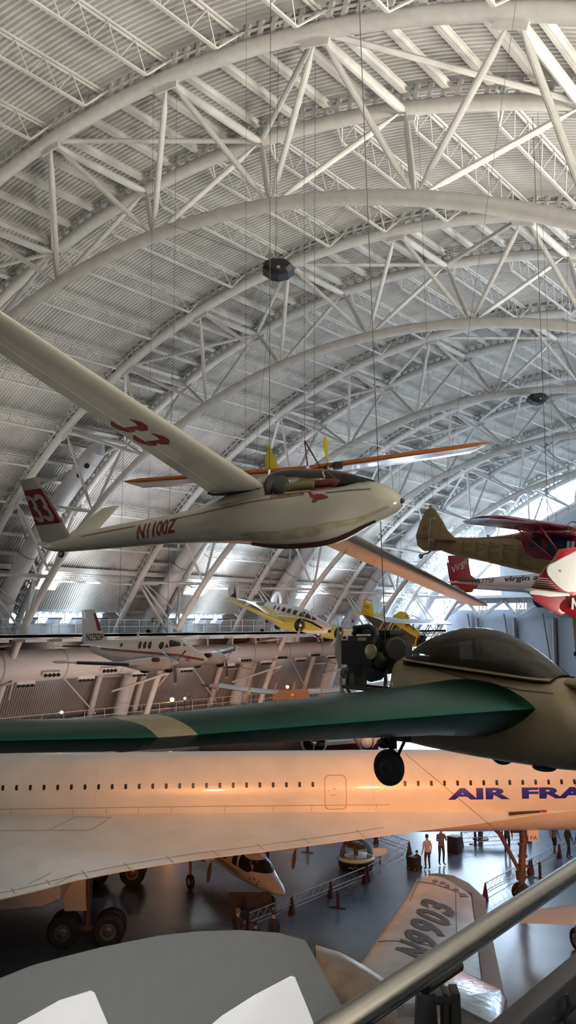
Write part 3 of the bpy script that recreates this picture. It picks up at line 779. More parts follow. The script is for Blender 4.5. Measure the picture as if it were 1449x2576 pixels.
# ================================================================== yellow crop duster biplane
YEL2 = mat('golden_yellow', (.60, .46, .03), .35, noise=.12)
BELLY = mat('dark_belly_tone', (.06, .05, .035), .55, noise=.3)  # dark uneven tone for the side and belly
SILV = mat('silver_dope', (.55, .56, .60), .25, .6)
A = thing('biplane', 'yellow crop-duster biplane hanging nose-down, its dark engine toward the bright end wall', 'biplane', pose(-15.423, 68.568, 10.317, -.0529, -.3527, -.0229))
ak = [(-7.3, .05, .15, -.05, 2), (-6.2, .22, .35, -.35, 2.2), (-4.8, .42, .62, -.85, 2.6), (-3.6, .52, 1.0, -1.1, 3), (-3.0, .52, 1.15, -1.12, 3), (-2.4, .52, .95, -1.12, 3), (-1.2, .5, .8, -.95, 3), (-.6, .45, .5, -.6, 2.5)]
MB_ = MB(); af = fuselage(ak, .4, 24).build('fuselage', YEL2, A); ab = bvh_of(af)
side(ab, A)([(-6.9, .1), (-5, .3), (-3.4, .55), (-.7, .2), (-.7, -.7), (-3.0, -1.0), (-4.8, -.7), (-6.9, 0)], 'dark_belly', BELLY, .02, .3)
fuselage([(-3.9, .1, 1.1, .9, 2), (-3.2, .34, 1.75, .9, 2.2), (-2.5, .34, 1.7, .8, 2.2), (-2.1, .3, 1.1, .7, 2)], .2, 20).build('cockpit_canopy', YEL2, A)
for s in (-1, 1):
    up_ = wing([((-.9, s*.0, 1.35), 1.5, .12, 0), ((-.9, s*5.3, 1.42), 1.5, .12, 0), ((-1.1, s*5.5, 1.43), 1.1, .08, 0)], 8).build('upper_wing', SILV, A)
    lw_ = wing([((-1.6, s*.3, -.75), 1.4, .12, 0), ((-1.6, s*5.2, -.55), 1.4, .12, 0), ((-1.8, s*5.35, -.54), 1.0, .08, 0)], 8).build('lower_wing', SILV, A)
    for y in (2.1, 3.9):
        for xa, xb in ((-1.3, -1.9), (-2.1, -2.6)):
            MB().tube((xa, s*y, 1.35), (xb, s*y, -.6), .045, n=6).build('wing_strut', YEL2 if s < 0 else DARK, A)
        MB().tube((-1.3, s*y, 1.35), (-2.6, s*y, -.6), .03, n=6).build('wing_strut', YEL2 if s < 0 else DARK, A)
    for xa in (-1.2, -2.0): MB().tube((xa, s*.4, .7), (xa, s*.8, 1.4), .04, n=6).build('cabane_strut', DARK, A)
    wing([((-6.3, s*.1, .2), 1.0, .08, 0), ((-6.5, s*2.2, .25), .7, .08, 0)], 6, 0).build('tailplane', YEL2, A)
    wheel(A, (-1.1, s*1.2, -1.75), (0, 1, 0), .36, .2, RUBBER, GREYP); MB().tube((-1.1, s*.35, -.95), (-1.1, s*1.15, -1.75), .06).build('gear_leg', YEL2, A)
fk = [(-7.35, -.1), (-7.5, 1.3), (-7.35, 1.62), (-6.65, 1.6), (-6.25, .9), (-5.9, .25), (-6.3, .1)]
fo = MB().prism(fk, (-.05, .05), Matrix.Rotation(pi/2, 4, 'X')).build('tail_fin', YEL2, A, bevel=.03)
MB().prism([(-7.2, 1.22), (-6.55, 1.22), (-6.6, 1.42), (-7.2, 1.42)], (.06, .07), Matrix.Rotation(pi/2, 4, 'X')).build('fin_patch', SILV, fo, smooth=False)
decal('registration', BLACK, bm_text_fit('N33', .6, .3), (-7.3, -.07, .65) if False else (-7.25, -.075, .7), (1, 0, 0), (0, 0, 1), None, fo, 0)
mb = MB().tube((-.65, 0, .0), (-.1, 0, .0), .3, n=14)
for k in range(9):
    a = 2*pi*k/9; mb.tube((-.3, .2*cos(a), .2*sin(a)), (-.3, .62*cos(a), .62*sin(a)), .11, n=7)
mb.tube((-.55, .0, -.3), (-.5, -.1, -.75), .08)
mb.build('radial_engine', BLACK, A)
for a in (20, 200): blade((.05, 0, 0), (1, 0, 0), (0, cos(radians(a)), sin(radians(a))), 1.25, .2).build('propeller_blade', DARK, A)
mb = MB()
for x in (-2.2, -1.9): mb.path([(x, 1.3, 1.5), (x-.2, .4, 1.72), (x-.1, -.7, 1.55)], .03, 5)
mb.build('roof_handrail', BLACK, A)
for y in (-2.1, 2.1): 
    p = A.matrix_world @ V((-1.6, y, 1.45)); cable('suspension_cable', p, (p.x, p.y, 26), .012, 'thin steel wire holding up the yellow biplane', 'wires of the yellow biplane')
def world_child(o, t):
    o.parent = t; o.matrix_parent_inverse = t.matrix_world.inverted(); return o
def traced(name, poly, d, thick, m, t, bevel=.01, d2=None, bulge=0):
    """solid panel: outline at distance d (optionally leaning to d2 at its right end), real thickness away from the viewer"""
    xs = [p[0] for p in poly]; a, b = min(xs), max(xs); d2 = d if d2 is None else d2
    fr = [at(x, y, lerp(d, d2, (x-a)/(b-a))) for x, y in poly]
    bk = [at(x, y, lerp(d, d2, (x-a)/(b-a)))+fwd*thick for x, y in poly]
    mb = MB(); n = len(poly); mb.add(fr+bk, [tuple(range(n)), tuple(reversed(range(n, 2*n)))]+[(i, n+i, n+(i+1) % n, (i+1) % n) for i in range(n)])
    return world_child(mb.build(name, m, None, bevel=bevel), t)
# ================================================================== red and tan high wing plane
TAN = mat('tan_fabric', (.29, .21, .10), .45, noise=.08)
REDW = mat('wine_red', (.14, .005, .022), .22, coat=.5)
T = thing('propeller_airplane', 'tan and wine-red high-wing airplane with rows of small print along its side', 'airplane', pose(14.705, 26.897, 14.142, -.0193, -.1539, .0575))
tk = [(-6.2, .03, -.28, -.5, 2), (-5.5, .10, -.08, -.67, 2.3), (-4.6, .2, .0, -.74, 2.6), (-3.2, .33, .27, -.89, 3), (-2.6, .37, .48, -.94, 3), (-2.2, .38, .52, -.97, 3), (-1.2, .38, .5, -1.02, 3), (-.6, .37, .28, -1.0, 2.8), (.2, .34, .1, -.9, 2.5), (.9, .2, -.05, -.75, 2)]
tf = fuselage(tk, .3, 28).build('fuselage', TAN, T); tb = bvh_of(tf); ts = side(tb, T)
ts([(-5.3, -.12), (-4.6, -.04), (-3.2, .12), (-2.83, .04), (-2.68, -.28), (-2.5, -.40), (-2.3, -.46), (1, -.5), (1, .6), (-2.2, .6), (-2.6, .47), (-3.2, .24), (-4.6, -.01)], 'red_upper_side', REDW, .012, .15)
ts([(-2.55, -.1), (-2.1, -.1), (-2.2, .25), (-2.5, .15)], 'cabin_window', mat('deep_window', (.01, .015, .035), .1), .022); ts([(-2.0, -.3), (-1.25, -.3), (-1.2, .3), (-1.9, .3)], 'cabin_window', MATS['deep_window'], .022)
for x in (-1.32, -1.18): ts([(x, -.28), (x+.1, -.28), (x+.1, .18), (x, .2)], 'door_window', mat('sky_window', (.45, .5, .6), .3), .03)
ink = mat('small_print', (.10, .07, .03), .6)
random.seed(11)
for c, x0 in enumerate((-5.1, -4.55, -4.05, -3.5, -2.95)):
    bms = []
    zt = [-.16, -.14, -.12, -.14, -.16][c]
    for r in range(11+c):
        z = zt-.045*r
        if z < [-.60, -.64, -.68, -.82, -.84][c]: continue
        xx = x0+random.uniform(0, .05)
        for _ in range(random.randint(1, 3)):
            wd = random.uniform(.06, .17)
            bms.append((bm_poly([[(0, 0), (wd, 0), (wd, .018), (0, .018)]]), xx, z)); xx += wd+.02
    o = ts(bm_merge(bms), 'printed_names', ink, .012, .3)
for s in (-1, 1):
    w1 = wing([((-1.0, s*.35, .62), 1.6, .12, 9), ((-1.0, s*4.6, .74), 1.6, .12, 9), ((-1.12, s*5.15, .76), 1.3, .1, 9), ((-1.45, s*5.38, .74), .6, .08, 9)], 10, .03, sub=3).build('wing', REDW, T)
    MB().tube((-1.3, s*2.6, .6), (-.95, s*.38, -.88), .03, n=8).build('wing_strut', REDW, T)
    MB().tube((-2.2, s*2.6, .6), (-1.0, s*.38, -.88), .022, n=8).build('wing_strut', REDW, T)
    wing([((-5.3, s*.05, -.18), .9, .06, 0), ((-5.6, s*1.45, -.18), .6, .05, 0)], 6, 0).build('tailplane', REDW if s < 0 else TAN, T)
fk = [(-6.2, -.62), (-6.6, -.66), (-6.88, -.5), (-6.98, -.15), (-6.85, .35), (-6.68, .75), (-6.5, .9), (-6.32, .85), (-6.0, .48), (-5.75, .15), (-5.45, -.08), (-5.5, -.5)]
fo = MB().prism(fk, (-.04, .04), Matrix.Rotation(pi/2, 4, 'X')).build('tail_fin', TAN, T, bevel=.015)
decal('hinge_line', mat('pale_gap', (.6, .6, .62), .5), bm_lines([[(-6.2, .52), (-6.42, .5), (-6.42, -.5)]], .03), (0, -.06, 0), (1, 0, 0), (0, 0, 1), None, fo, 0)
decal('registration', MAROON, bm_merge([(bm_text_fit('NX', .2, .13), -6.75, .1), (bm_text_fit('2365W', .48, .13), -6.9, -.22)]), (0, -.06, 0), (1, 0, 0), (0, 0, 1), None, fo, 0)
MB().path([(-6.3, 0, -.6), (-6.45, 0, -.72), (-6.65, 0, -.8)], .025, 6).build('tail_spring', DARK, T); wheel(T, (-6.72, 0, -.86), (0, 1, 0), .085, .05, RUBBER, CHROME, 'tail_wheel')
MB().lathe([(.05, 0), (.045, .06), (.01, .08)], (-6.5, 0, .9), (0, 0, 1), 10).build('beacon', REDW, T)
p = T.matrix_world @ V((-1.3, -2, .75)); cable('suspension_cable', p, (p.x, p.y, 28), .01, 'thin steel wire rising from the wing of the tan and wine-red airplane')
# ================================================================== red and white tail close by
PR = mat('signal_red', (.20, .004, .010), .35, coat=.3); PWH = mat('stab_white', (.34, .34, .33), .4)
Pt = thing('stunt_biplane', 'bright red and white airplane tail with thin white stripes at the right edge', 'airplane', Matrix.Translation(at(1400, 1470, 9)))
rings = []
for px, t_, b_, w_ in ((1405, 1512, 1540, .03), (1425, 1500, 1546, .07), (1449, 1494, 1556, .10), (1500, 1480, 1570, .16), (1600, 1460, 1590, .24), (1800, 1430, 1620, .3)):
    c = (at(px, t_, 9.25)+at(px, b_, 9.25))/2; h = (at(px, b_, 9.25)-at(px, t_, 9.25)).length/2
    rings.append([c+cup*h*sin(2*pi*k/16)+fwd*w_*cos(2*pi*k/16) for k in range(16)])
world_child(MB().loft(rings).build('fuselage', PR), Pt)
traced('tail_fin', [(1420, 1381), (1436, 1379), (1470, 1374), (1500, 1440), (1500, 1530), (1440, 1543), (1420, 1544), (1412, 1549), (1400, 1544), (1375, 1531), (1352, 1515), (1340, 1503), (1333, 1493), (1332, 1487), (1346, 1467), (1372, 1429), (1392, 1410), (1407, 1383)], 9.22, .05, PR, Pt)
traced('stabilizer', [(1449, 1386), (1470, 1374), (1470, 1495), (1441, 1489), (1430, 1490), (1420, 1487), (1402, 1474), (1388, 1459), (1378, 1446), (1376, 1436), (1377, 1427), (1383, 1420), (1398, 1413), (1412, 1405)], 8.98, .04, PWH, Pt)
traced('elevator', [(1332, 1487), (1350, 1484), (1420, 1491), (1434, 1493), (1434, 1499), (1383, 1502), (1360, 1498), (1333, 1495)], 8.95, .22, PWH, Pt)
for k, (x0, y0, x1, y1) in enumerate(((1354, 1453, 1381, 1455), (1352, 1458, 1386, 1461), (1349, 1463, 1391, 1467), (1346, 1468, 1397, 1473), (1343, 1473, 1403, 1479))):
    traced('white_stripe', [(x0, y0), (x1, y1), (x1+1, y1+2), (x0-1, y0+2)], 9.215, .01, PWH, Pt, bevel=0)
traced('inspection_disc', [(1409.5+3*cos(t), 1436.5+3*sin(t)) for t in [2*pi*k/12 for k in range(12)]], 8.975, .01, mat('rust_mark', (.2, .06, .06), .5), Pt, bevel=0)
traced('letter_n', [(1437.5, 1533), (1439, 1504), (1443, 1504), (1449, 1518), (1450, 1504), (1456, 1504), (1456, 1533), (1451, 1533), (1444, 1517), (1443, 1533)], 9.14, .015, PWH, Pt, bevel=0)
# ================================================================== long-boomed record jet
VW = mat('boom_white', (.66, .67, .70), .3, coat=.3); VR = mat('fin_red', (.25, .01, .03), .35); VB = mat('indigo_black', (.012, .014, .05), .35)
Gf = thing('jet_airplane', 'white jet with red fins and virgin atlantic lettering on its long boom', 'airplane', pose(*at(1150, 1464, 45), .50, .0, 0))
for y, o in ((0, 0), (5.2, 0)):
    bo = fuselage([(-.5, .04, .03, -.03, 2, y), (.5, .12, .12, -.13, 2, y), (3, .28, .34, -.32, 2.1, y), (6, .42, .62, -.5, 2.2, y), (9, .5, .75, -.55, 2.2, y)], .6, 24).build('boom', VW, Gf)
    MB().prism([(-.45, 1.35), (.55, 1.4), (.7, .35), (1.15, .0), (.95, -.35), (.3, -.4), (-.25, -.05)], (-y-.05, -y+.05), Matrix.Rotation(pi/2, 4, 'X')).build('tail_fin', VR, Gf, bevel=.03)
    wing([((1.1, y-1.0, .03), 1.1, .1, 0), ((1.1, y+1.0, .03), 1.1, .1, 0)], 6, 0).build('tailplane', VB, Gf)
    if y == 0:
        gsd = side(bvh_of(bo), Gf)
        gsd(bm_xf(bm_text_fit('N277SF', 1.12, .22, bold=.01), lambda a, b: (a+.75, b-.09+.03*a)), 'registration', VB, .01, .15)
        gsd(bm_xf(bm_text_fit('virgin atlantic', 3.1, .36, bold=.03, shear=.15), lambda a, b: (a+2.35, b-.10+.045*a)), 'airline_lettering', VB, .012, .15)
        decal('script_logo', VW, bm_xf(bm_text_fit('Virgin', 1.05, .42, shear=.3), lambda a, b: (a*.8-b*.3, b+a*.55)), (-.15, -.07, .35), (1, 0, 0), (0, 0, 1), None, Gf, 0)
MB().lathe([(.5, -.55), (.55, -.4), (.5, .2), (.36, .8), (.2, .95)], (4.3, 1.5, -.35), (0, 0, -1), 20).build('engine_nacelle', mat('royal_blue', (.02, .03, .16), .3), Gf)
wing([((4.9, .3, -.22), 1.2, .1, 0), ((4.9, 2.6, -.22), 1.2, .1, 0)], 6, 0).build('nacelle_pylon', VB, Gf)
wing([((12, -4, .6), 2.0, .1, 0), ((12, 12, .6), 2.0, .1, 0)], 6, 0).build('wing', VW, Gf)
fuselage([(6.5, .1, .5, -.1, 2, 2.6), (9, .6, 1.2, -.6, 2, 2.6), (13, .6, 1.2, -.6, 2, 2.6), (15, .1, .4, 0, 2, 2.6)], .6, 20).build('fuselage', VW, Gf)
# ================================================================== orange winged ultralight
ORN = mat('orange_dacron', (.40, .10, .012), .35, noise=.1); SAIL = mat('pale_sail', (.60, .52, .52), .25, coat=.5); YU = mat('ultralight_yellow', (.55, .47, .01), .4)
mu = at(775, 1178, 25); U = thing('ultralight_airplane', 'orange-winged ultralight with a yellow propeller and yellow tail seen behind the white glider', 'ultralight', pose(mu.x, mu.y, mu.z, -.903, 0, .107))
for s in (-1, 1):
    mb1, mb2 = MB(), MB(); r1, r2 = [], []
    for k in range(15):
        t = k/14; y = s*lerp(.05, 5.28, t); z = .035*abs(y); c = 1.5*(1-.25*t) if t < .9 else 1.12*math.sqrt(max(.02, 1-((t-.9)/.1)**2)); hh = .075*(1-.35*t)*(1 if t < .93 else max(.15, (1-t)/.07))
        r1.append([(.02+hh*.9*cos(a), y, z+hh*sin(a)) for a in [2*pi*j/12 for j in range(12)]])
        af_ = [(0, .06), (-.25, .085), (-.6, .05), (-1, -.02), (-.98, -.035), (-.6, -.05), (-.25, -.05), (0, -.06)]
        r2.append([(a*c, y, z+b*c*.9-abs(a)*.1*sin(6*t*pi)**2*.2) for a, b in af_])
    MB().loft(r1).build('leading_edge', ORN, U); MB().loft(r2).build('wing_sail', SAIL, U)
mb = MB().path([(-.2, .0, .1), (-.2, .0, .85)], .022, 6); mb.path([(-.2, 0, .85), (.1, .35, -.05)], .022, 6); mb.build('king_post', mat('dark_red_tube', (.12, .03, .03), .4), U)
mb = MB()
for y in (-2.6, 2.6, -4.6, 4.6): mb.tube((-.2, 0, .85), (-.1, y, .15), .004, n=4, caps=False)
mb.build('bracing_wire', WIREM, U)
for a in (90, -90): blade((.55, .54, -.05), (1, 0, 0), (0, cos(radians(a)), sin(radians(a))), .80, .16).build('propeller_blade', YU, U)
MB().tube((.55, .54, -.05), (-.2, .5, -.08), .05).build('propeller_shaft', DARK, U)
MB().box((-.1, .72, -.12), (.25, .98, .06)).build('engine', BLACK, U, bevel=.03)
fuselage([(-3.2, .03, -.1, -.16, 2), (-1.2, .22, .02, -.35, 2.2), (-.2, .3, -.02, -.55, 2.3), (.6, .28, -.12, -.6, 2.3), (1.3, .05, -.3, -.45, 2)], .3, 20).build('fuselage_pod', YU, U)
MB().path([(-3.0, 0, -.12), (-4.6, -.5, -.1)], .04, 8).build('tail_boom', YU, U)
fo = MB().prism([(-.21, -.25), (.2, -.25), (.24, .5), (.17, .75), (.02, 1.30), (-.02, 1.30), (-.17, .9), (-.24, .5)], (-.02, .02), Matrix(((0, 0, 1, -2.4), (1, 0, 0, -1.03), (0, 1, 0, .0), (0, 0, 0, 1)))).build('tail_fin', YU, U, bevel=.01)
MB().tube((-2.3, -1.03, -.2), (-1.2, -.1, -.1), .03, n=6).build('fin_spar', YU, U)
decal('registration', BLACK, bm_xf(bm_text_fit('N6291', .34, .13), lambda a, b: (.34-a, b)), (-2.36, -1.2, -.17), (0, 1, 0), (0, 0, 1), None, fo, 0)
MB().box((-2.42, -1.22, -.27), (-2.38, -.85, -.0)).build('fin_plate', YU, U)
p = U.matrix_world @ V((-.2, 0, .85)); cable('suspension_cable', p, (p.x, p.y, 31), .006, 'thin wire above the king post of the orange-winged ultralight')
# ================================================================== green and tan homebuilt
BEI = mat('beige_gelcoat', (.215, .175, .105), .38, noise=.05, coat=.3)
GRN = mat('metallic_green', (.0, .066, .047), .33, 1., coat=.0)
H = thing('homebuilt_airplane', 'beige and metallic-green pusher airplane with a bubble canopy, filling the middle right', 'airplane', pose(19.499, 9.653, 11.083, -.17, 0, 0))
hk = [(-2.2, .22, .40, -.54, 3), (-2.17, .3, .43, -.57, 3), (-1.9, .37, .46, -.63, 2.7), (-1.5, .42, .44, -.66, 2.5), (-.8, .45, .38, -.69, 2.4), (0, .45, .29, -.70, 2.4), (.3, .44, .26, -.69, 2.3), (.42, .43, .12, -.68, 2.2), (1.2, .36, .02, -.6, 2.1), (2.0, .2, -.1, -.45, 2), (2.5, .03, -.22, -.3, 2)]
hf = fuselage(hk, .15, 44).build('fuselage', BEI, H); hb = bvh_of(hf); hs = side(hb, H)
hc = [(-1.95, .30, .50, .30, 2.0), (-1.75, .345, .655, .28, 2.1), (-1.45, .37, .775, .25, 2.1), (-1.1, .38, .84, .22, 2.1), (-.7, .375, .79, .2, 2.1), (-.35, .35, .64, .16, 2.1), (-.05, .3, .44, .14, 2), (.12, .24, .32, .12, 2)]
fuselage(hc, .08, 40, caps=False).build('bubble_canopy', glass('smoke_canopy', (.36, .33, .28), .6, .04), H)
hr = [(x, hw+.03, .50-.085*(x+1.95) if False else lerp(.475, .30, (x+1.95)/2.1), lerp(.40, .22, (x+1.95)/2.1), 2.2) for x, hw, zt, zb, e in hc]
MB().loft([[(x, y*1, z) for y, z in [(hw*cos(a), lerp(zt, zb, .5)+(zt-zb)/2*sin(a)) for a in [2*pi*k/40 for k in range(40)]]] for x, hw, zt, zb, e in hr], caps=False).build('canopy_sill', BEI, H)
MB().box((-1.7, -.27, .2), (-.2, .27, .44)).build('cockpit_tub', mat('cockpit_dark', (.03, .025, .02), .8), H, bevel=.04)
MB().box((-1.62, -.2, .4), (-1.42, .2, .62)).build('seat_back', MATS['cockpit_dark'], H, bevel=.05)
hs(bm_lines([[(-1.98, .40), (-1.5, .345), (-.9, .24), (-.2, .155), (.2, .14)]], .012), 'canopy_joint', DARK, .005)
hs([(-1.12, -.38), (-1.06, -.38), (-1.06, -.33), (-1.03, -.33), (-1.03, -.25), (-1.09, -.25), (-1.12, -.3)], 'vent_mark', BLACK, .008)
MB().ell((-.1, -.1, -.70), (.14, .1, .04)).build('belly_drain', DARK, H)
MB().ell((.45, -.05, .24), (.28, .22, .07)).build('nose_scoop', BEI, H)
for s in (-1, 1):
    # wing from root to the joint, its tan band, then the outer panel
    def wing_p(secs, m, name):
        rings = []
        for (le_, c, t, tw) in secs:
            r = []
            for k in range(41):
                u = k/40; x = 1-u if False else .5+.5*cos(pi*u); r.append((x, t*1.45*(x**.86)*((1-x)**1.05)))
            for k in range(1, 40):
                x = .5-.5*cos(pi*k/40); r.append((x, -t*2.05*(x**.86)*((1-x)**1.05)))
            rings.append([V(le_)+V((-x*c, 0, z*c)) for x, z in r])
        return MB().loft(rings).build(name, m, H, angle=25)
    def hw_(secs, m, name):
        return wing(secs, 16, .0, sub=4).build(name, m, H, angle=60)
    r0 = ((.04, s*.34, -.03), 2.1, .33, 0); r1 = ((-.08, s*1.2, -.02), 1.85, .30, 0); r2 = ((-.44, s*4.64, .0), 1.2, .235, 0); r3 = ((-.46, s*4.78, .03), 1.15, .19, 0)
    r4 = ((-.62, s*6.6, .10), 1.05, .225, 0); r5 = ((-.72, s*7.4, .19), .95, .22, 0)
    MB_r = wing_p([tuple([V(r0[0]).lerp(V(r1[0]), t), lerp(r0[1], r1[1], t), lerp(r0[2], r1[2], t), 0]) for t in (0, .3, .6)]+[tuple([V(r1[0]).lerp(V(r2[0]), t), lerp(r1[1], r2[1], t), lerp(r1[2], r2[2], t), 0]) for t in (0, .2, .5, .8, 1)], GRN, 'wing')
    wing_p([((-.425, s*4.60, .0), 1.24, .24, 0), ((-.475, s*5.02, .005), 1.20, .24, 0)], BEI, 'tan_band')
    wing_p([((-.46, s*4.96, .005), 1.17, .235, 0), r4, r5], GRN, 'outer_wing')
    mb = MB()
    mb.path([(-.12, s*.38, .0)]+[(0, 0, 0)]*0+[(-1.0, s*.40, .18)], .01, 4)
# main wheels
for s in (-1, 1):
    mb = MB(); mb.bar((-1.62, s*1.02, -.42), (-1.25, s*1.02, -.42), .05, .07)
    for x, y in ((-1.6, .95), (-1.36, .95), (-1.5, 1.22)): mb.path([(x, s*y, -.42), (lerp(x, -1.48, .6), s*1.0, -.60), (-1.48, s*(1.0), -.75)], .02, 6)
    mb.tube((-1.5, s*1.02, -.38), (-1.5, s*1.02, -.55), .045); mb.ell((-1.62, s*1.05, -.5), (.1, .06, .06))
    mb.build('main_gear_leg', BLACK, H); wheel(H, (-1.48, s*1.12, -.75), (0, 1, 0), .205, .13, RUBBER, mat('hub_blue', (.02, .035, .06), .4, .3))
wheel(H, (.42, 0, -.86), (0, 1, 0), .19, .11, RUBBER, GREYP, 'nose_wheel'); MB().tube((.42, .0, -.6), (.42, .08, -.86), .03).build('nose_gear_leg', BLACK, H)
# engine
mb = MB(); mb.box((-3.0, -.22, .22), (-2.45, .22, .72)); mb.box((-2.5, -.18, .3), (-2.2, .2, .66))
for x in (-2.86, -2.58): mb.tube((x, -.28, .5), (x, .28, .5), .11, n=14); mb.box((x-.09, -.31, .40), (x+.09, -.27, .60))
en = mb.build('engine_block', BLACK, H, angle=30, bevel=.02)
mb = MB()
for k in range(10): mb.box((-3.0, -.225-.012*k, .34), (-2.44, -.23-.012*k, .66))
mb.build('cooling_fins', mat('fin_black', (.02, .02, .02), .4, .5), en)
MB().lathe([(.10, -.02), (.11, .06), (.09, .12), (.03, .13)], (-2.38, -.2, .42), (0, -1, 0), 18).build('air_filter', BLACK, H)
MB().lathe([(.06, 0), (.15, .02), (.16, .10), (.14, .12)], (-2.3, -.1, .55), (1, -.3, 0), 20).build('alternator', BLACK, H)
MB().lathe([(.13, -.1), (.15, .0), (.12, .14), (.04, .17)], (-2.55, -.15, .28), (0, -1, -.35), 16).build('oil_cooler_drum', BLACK, H)
MB().path([(-2.95, -.15, .74), (-2.85, -.15, .83), (-2.65, -.16, .85), (-2.5, -.2, .80), (-2.42, -.26, .72), (-2.45, -.3, .6)], .035, 8).build('hose', BLACK, H)
mb = MB().box((-3.0, -.12, .74), (-2.8, .1, .86)); mb.box((-2.65, -.14, .72), (-2.3, .14, .8)); mb.build('intake_manifold', BLACK, H, bevel=.02)
MB().box((-2.72, -.32, .5), (-2.62, -.24, .7)).build('ignition_coil', mat('coil_tan', (.34, .25, .12), .5), H, bevel=.01)
MB().lathe([(.07, 0), (.1, .01), (.1, .04), (.05, .05)], (-2.45, -.32, .52), (0, -1, 0), 16).build('brass_pulley', mat('brass', (.4, .33, .18), .35, .8), H)
MB().lathe([(.11, 0), (.12, .02), (.12, .06), (.08, .08)], (-3.02, -.12, .44), (0, -1, 0), 20).build('drive_pulley', BLACK, H)
mb = MB().box((-3.12, -.12, .02), (-2.98, .1, .55)); mb.box((-3.2, -.06, .1), (-3.05, .06, .3)); mb.build('reduction_drive', mat('cast_alloy', (.16, .14, .12), .45, .6), H, bevel=.02)
MB().lathe([(.08, 0), (.08, .08), (.05, .12), (.01, .14)], (-3.2, 0, .2), (-1, 0, 0), 16).build('propeller_hub', MATS['cast_alloy'], H)
for s in (-1, 1): blade((-3.36, 0, .2), (-1, 0, 0), (.10*-s, .05, s), .76, .19, tw=1.35).build('propeller_blade', mat('blade_white', (.34, .31, .28), .35), H)
mb = MB(); mb.bar((-3.15, -.15, .03), (-2.1, -.15, -.0), .05, .05); mb.bar((-3.15, .15, .03), (-2.1, .15, .0), .05, .05)
for x in (-3.1, -2.75, -2.4): mb.tube((x, -.15, .03), (x+.35, -.18, -.35), .02, n=6); mb.tube((x, .15, .03), (x+.35, .18, -.35), .02, n=6); mb.tube((x, -.15, .03), (x, -.12, .25), .02, n=6)
mb.tube((-2.15, -.15, .3), (-2.3, -.15, .0), .04)
mb.build('engine_mount', mat('mount_brown', (.06, .045, .035), .4, .5), H)
p = H.matrix_world @ V((-2.35, -.15, .05)); cable('suspension_cable', p, (p.x-.35, p.y-.2, 26), .006, 'thick steel wire running down from the roof to the engine mount of the beige homebuilt')
fo = MB().prism([(-1.62, .1), (-1.66, .98), (-.7, 1.03), (-.55, .1)], (-3.35, -3.30), Matrix.Rotation(pi/2, 4, 'X')).build('winglet', BEI, H, bevel=.02)
MB().prism([(-1.67, .98), (-1.58, 1.05), (-.8, 1.1), (-.7, 1.03)], (-3.36, -3.29), Matrix.Rotation(pi/2, 4, 'X')).build('winglet_cap', GRN, fo, smooth=False)
MB().prism([(-1.645, .40), (-1.65, .46), (-.6, .52), (-.6, .46)], (-3.36, -3.29), Matrix.Rotation(pi/2, 4, 'X')).build('winglet_stripe', GRN, fo, smooth=False)
# ================================================================== long slender wing with small propellers
L_ = thing('flying_wing', 'long slender silver wing with an orange tip and small propellers hanging low in the distance', 'aircraft', Matrix.Translation(at(700, 1745, 52)))
cv = [(552, 1726), (600, 1733), (650, 1739), (700, 1743), (760, 1743), (820, 1739), (880, 1733), (950, 1724), (1040, 1712)]
pts = [at(x, y, 52-.004*(x-552)) for x, y in cv]
ax_ = V((fwd.x, fwd.y, 0)).normalized()
rings = [[p+ax_*(-a*2.2)+V((0, 0, b*2.2)) for a, b in airfoil(6, .13, .0)] for p in [q+ax_*1.1-ax_*2.2+ax_*2.2 for q in pts]]
world_child(MB().loft(rings).build('wing', mat('silver_film', (.60, .58, .60), .25, .3)), L_)
tp = [at(x, y, 52) for x, y in ((505, 1722), (530, 1724), (552, 1726))]
rings = [[p+ax_*(-a*c)+V((0, 0, b*c)) for a, b in airfoil(6, .14, .0)] for p, c in zip(tp, (.3, 1.4, 2.3))]
world_child(MB().loft(rings[1:]).build('wing_tip', mat('orange_tip', (.55, .10, .02), .4)), L_)
world_child(MB().loft(rings[:2]).build('tip_spike', BLACK), L_)
for k, (x, y) in enumerate(((628, 1738), (690, 1746), (735, 1743), (805, 1742))):
    c = at(x, y, 51); mb = MB().tube(c-ax_*.9+V((0, 0, -.05)), c+ax_*.4, .09); world_child(mb.build('motor_pod', [YU, mat('pod_orange', (.35, .1, .03), .5)][k % 2]), L_)
    for s in (-1, 1): world_child(blade(c-ax_*.95, -ax_, V((.25*s, 0, .97*s)), .75, .16).build('propeller_blade', GREYP), L_)
world_child(MB().prism([(-1.1, -.25), (1.1, -.25), (.95, .35), (-.7, .3)], .4, frame(at(733, 1748, 50.5), rgt)@Matrix.Rotation(pi/2, 4, 'X')).build('centre_pod', mat('pod_copper', (.13, .07, .05), .4)), L_)
# ================================================================== walls, gallery, ducts, floor
FLOORM = mat('polished_concrete', (.10, .12, .15), .22, noise=.25, nscale=.25, spec=.6, bump=.05, bscale=1.5)
fl = MB().box((-42, Y0-2, -.3), (42, 130, 0)).build('floor', FLOORM, smooth=False); tag(fl, 'polished grey concrete hall floor', 'floor', kind='structure')
wl_ = deck_mesh(Y0, 87.0, 1.395, 1.085, na=10).build('wall_left', mat('left_wall_panel', (.34, .31, .30), .6, noise=.1, nscale=.5), smooth=False); tag(wl_, 'ribbed metal lower wall under the gallery', 'wall', kind='structure')
BLUEW = mat('sill_wall', (.55, .60, .66), .5)
PANE = glass('window_pane', (.92, .96, 1), .9)
wr = MB()
wr.obox((36.9, (Y0+Y1)/2, 1.5), (.1, 0, 0), (0, (Y1-Y0)/2, 0), (0, 0, 4.5)); o = wr.build('wall_right', WHITE, smooth=False); tag(o, 'far side wall', 'wall', kind='structure')
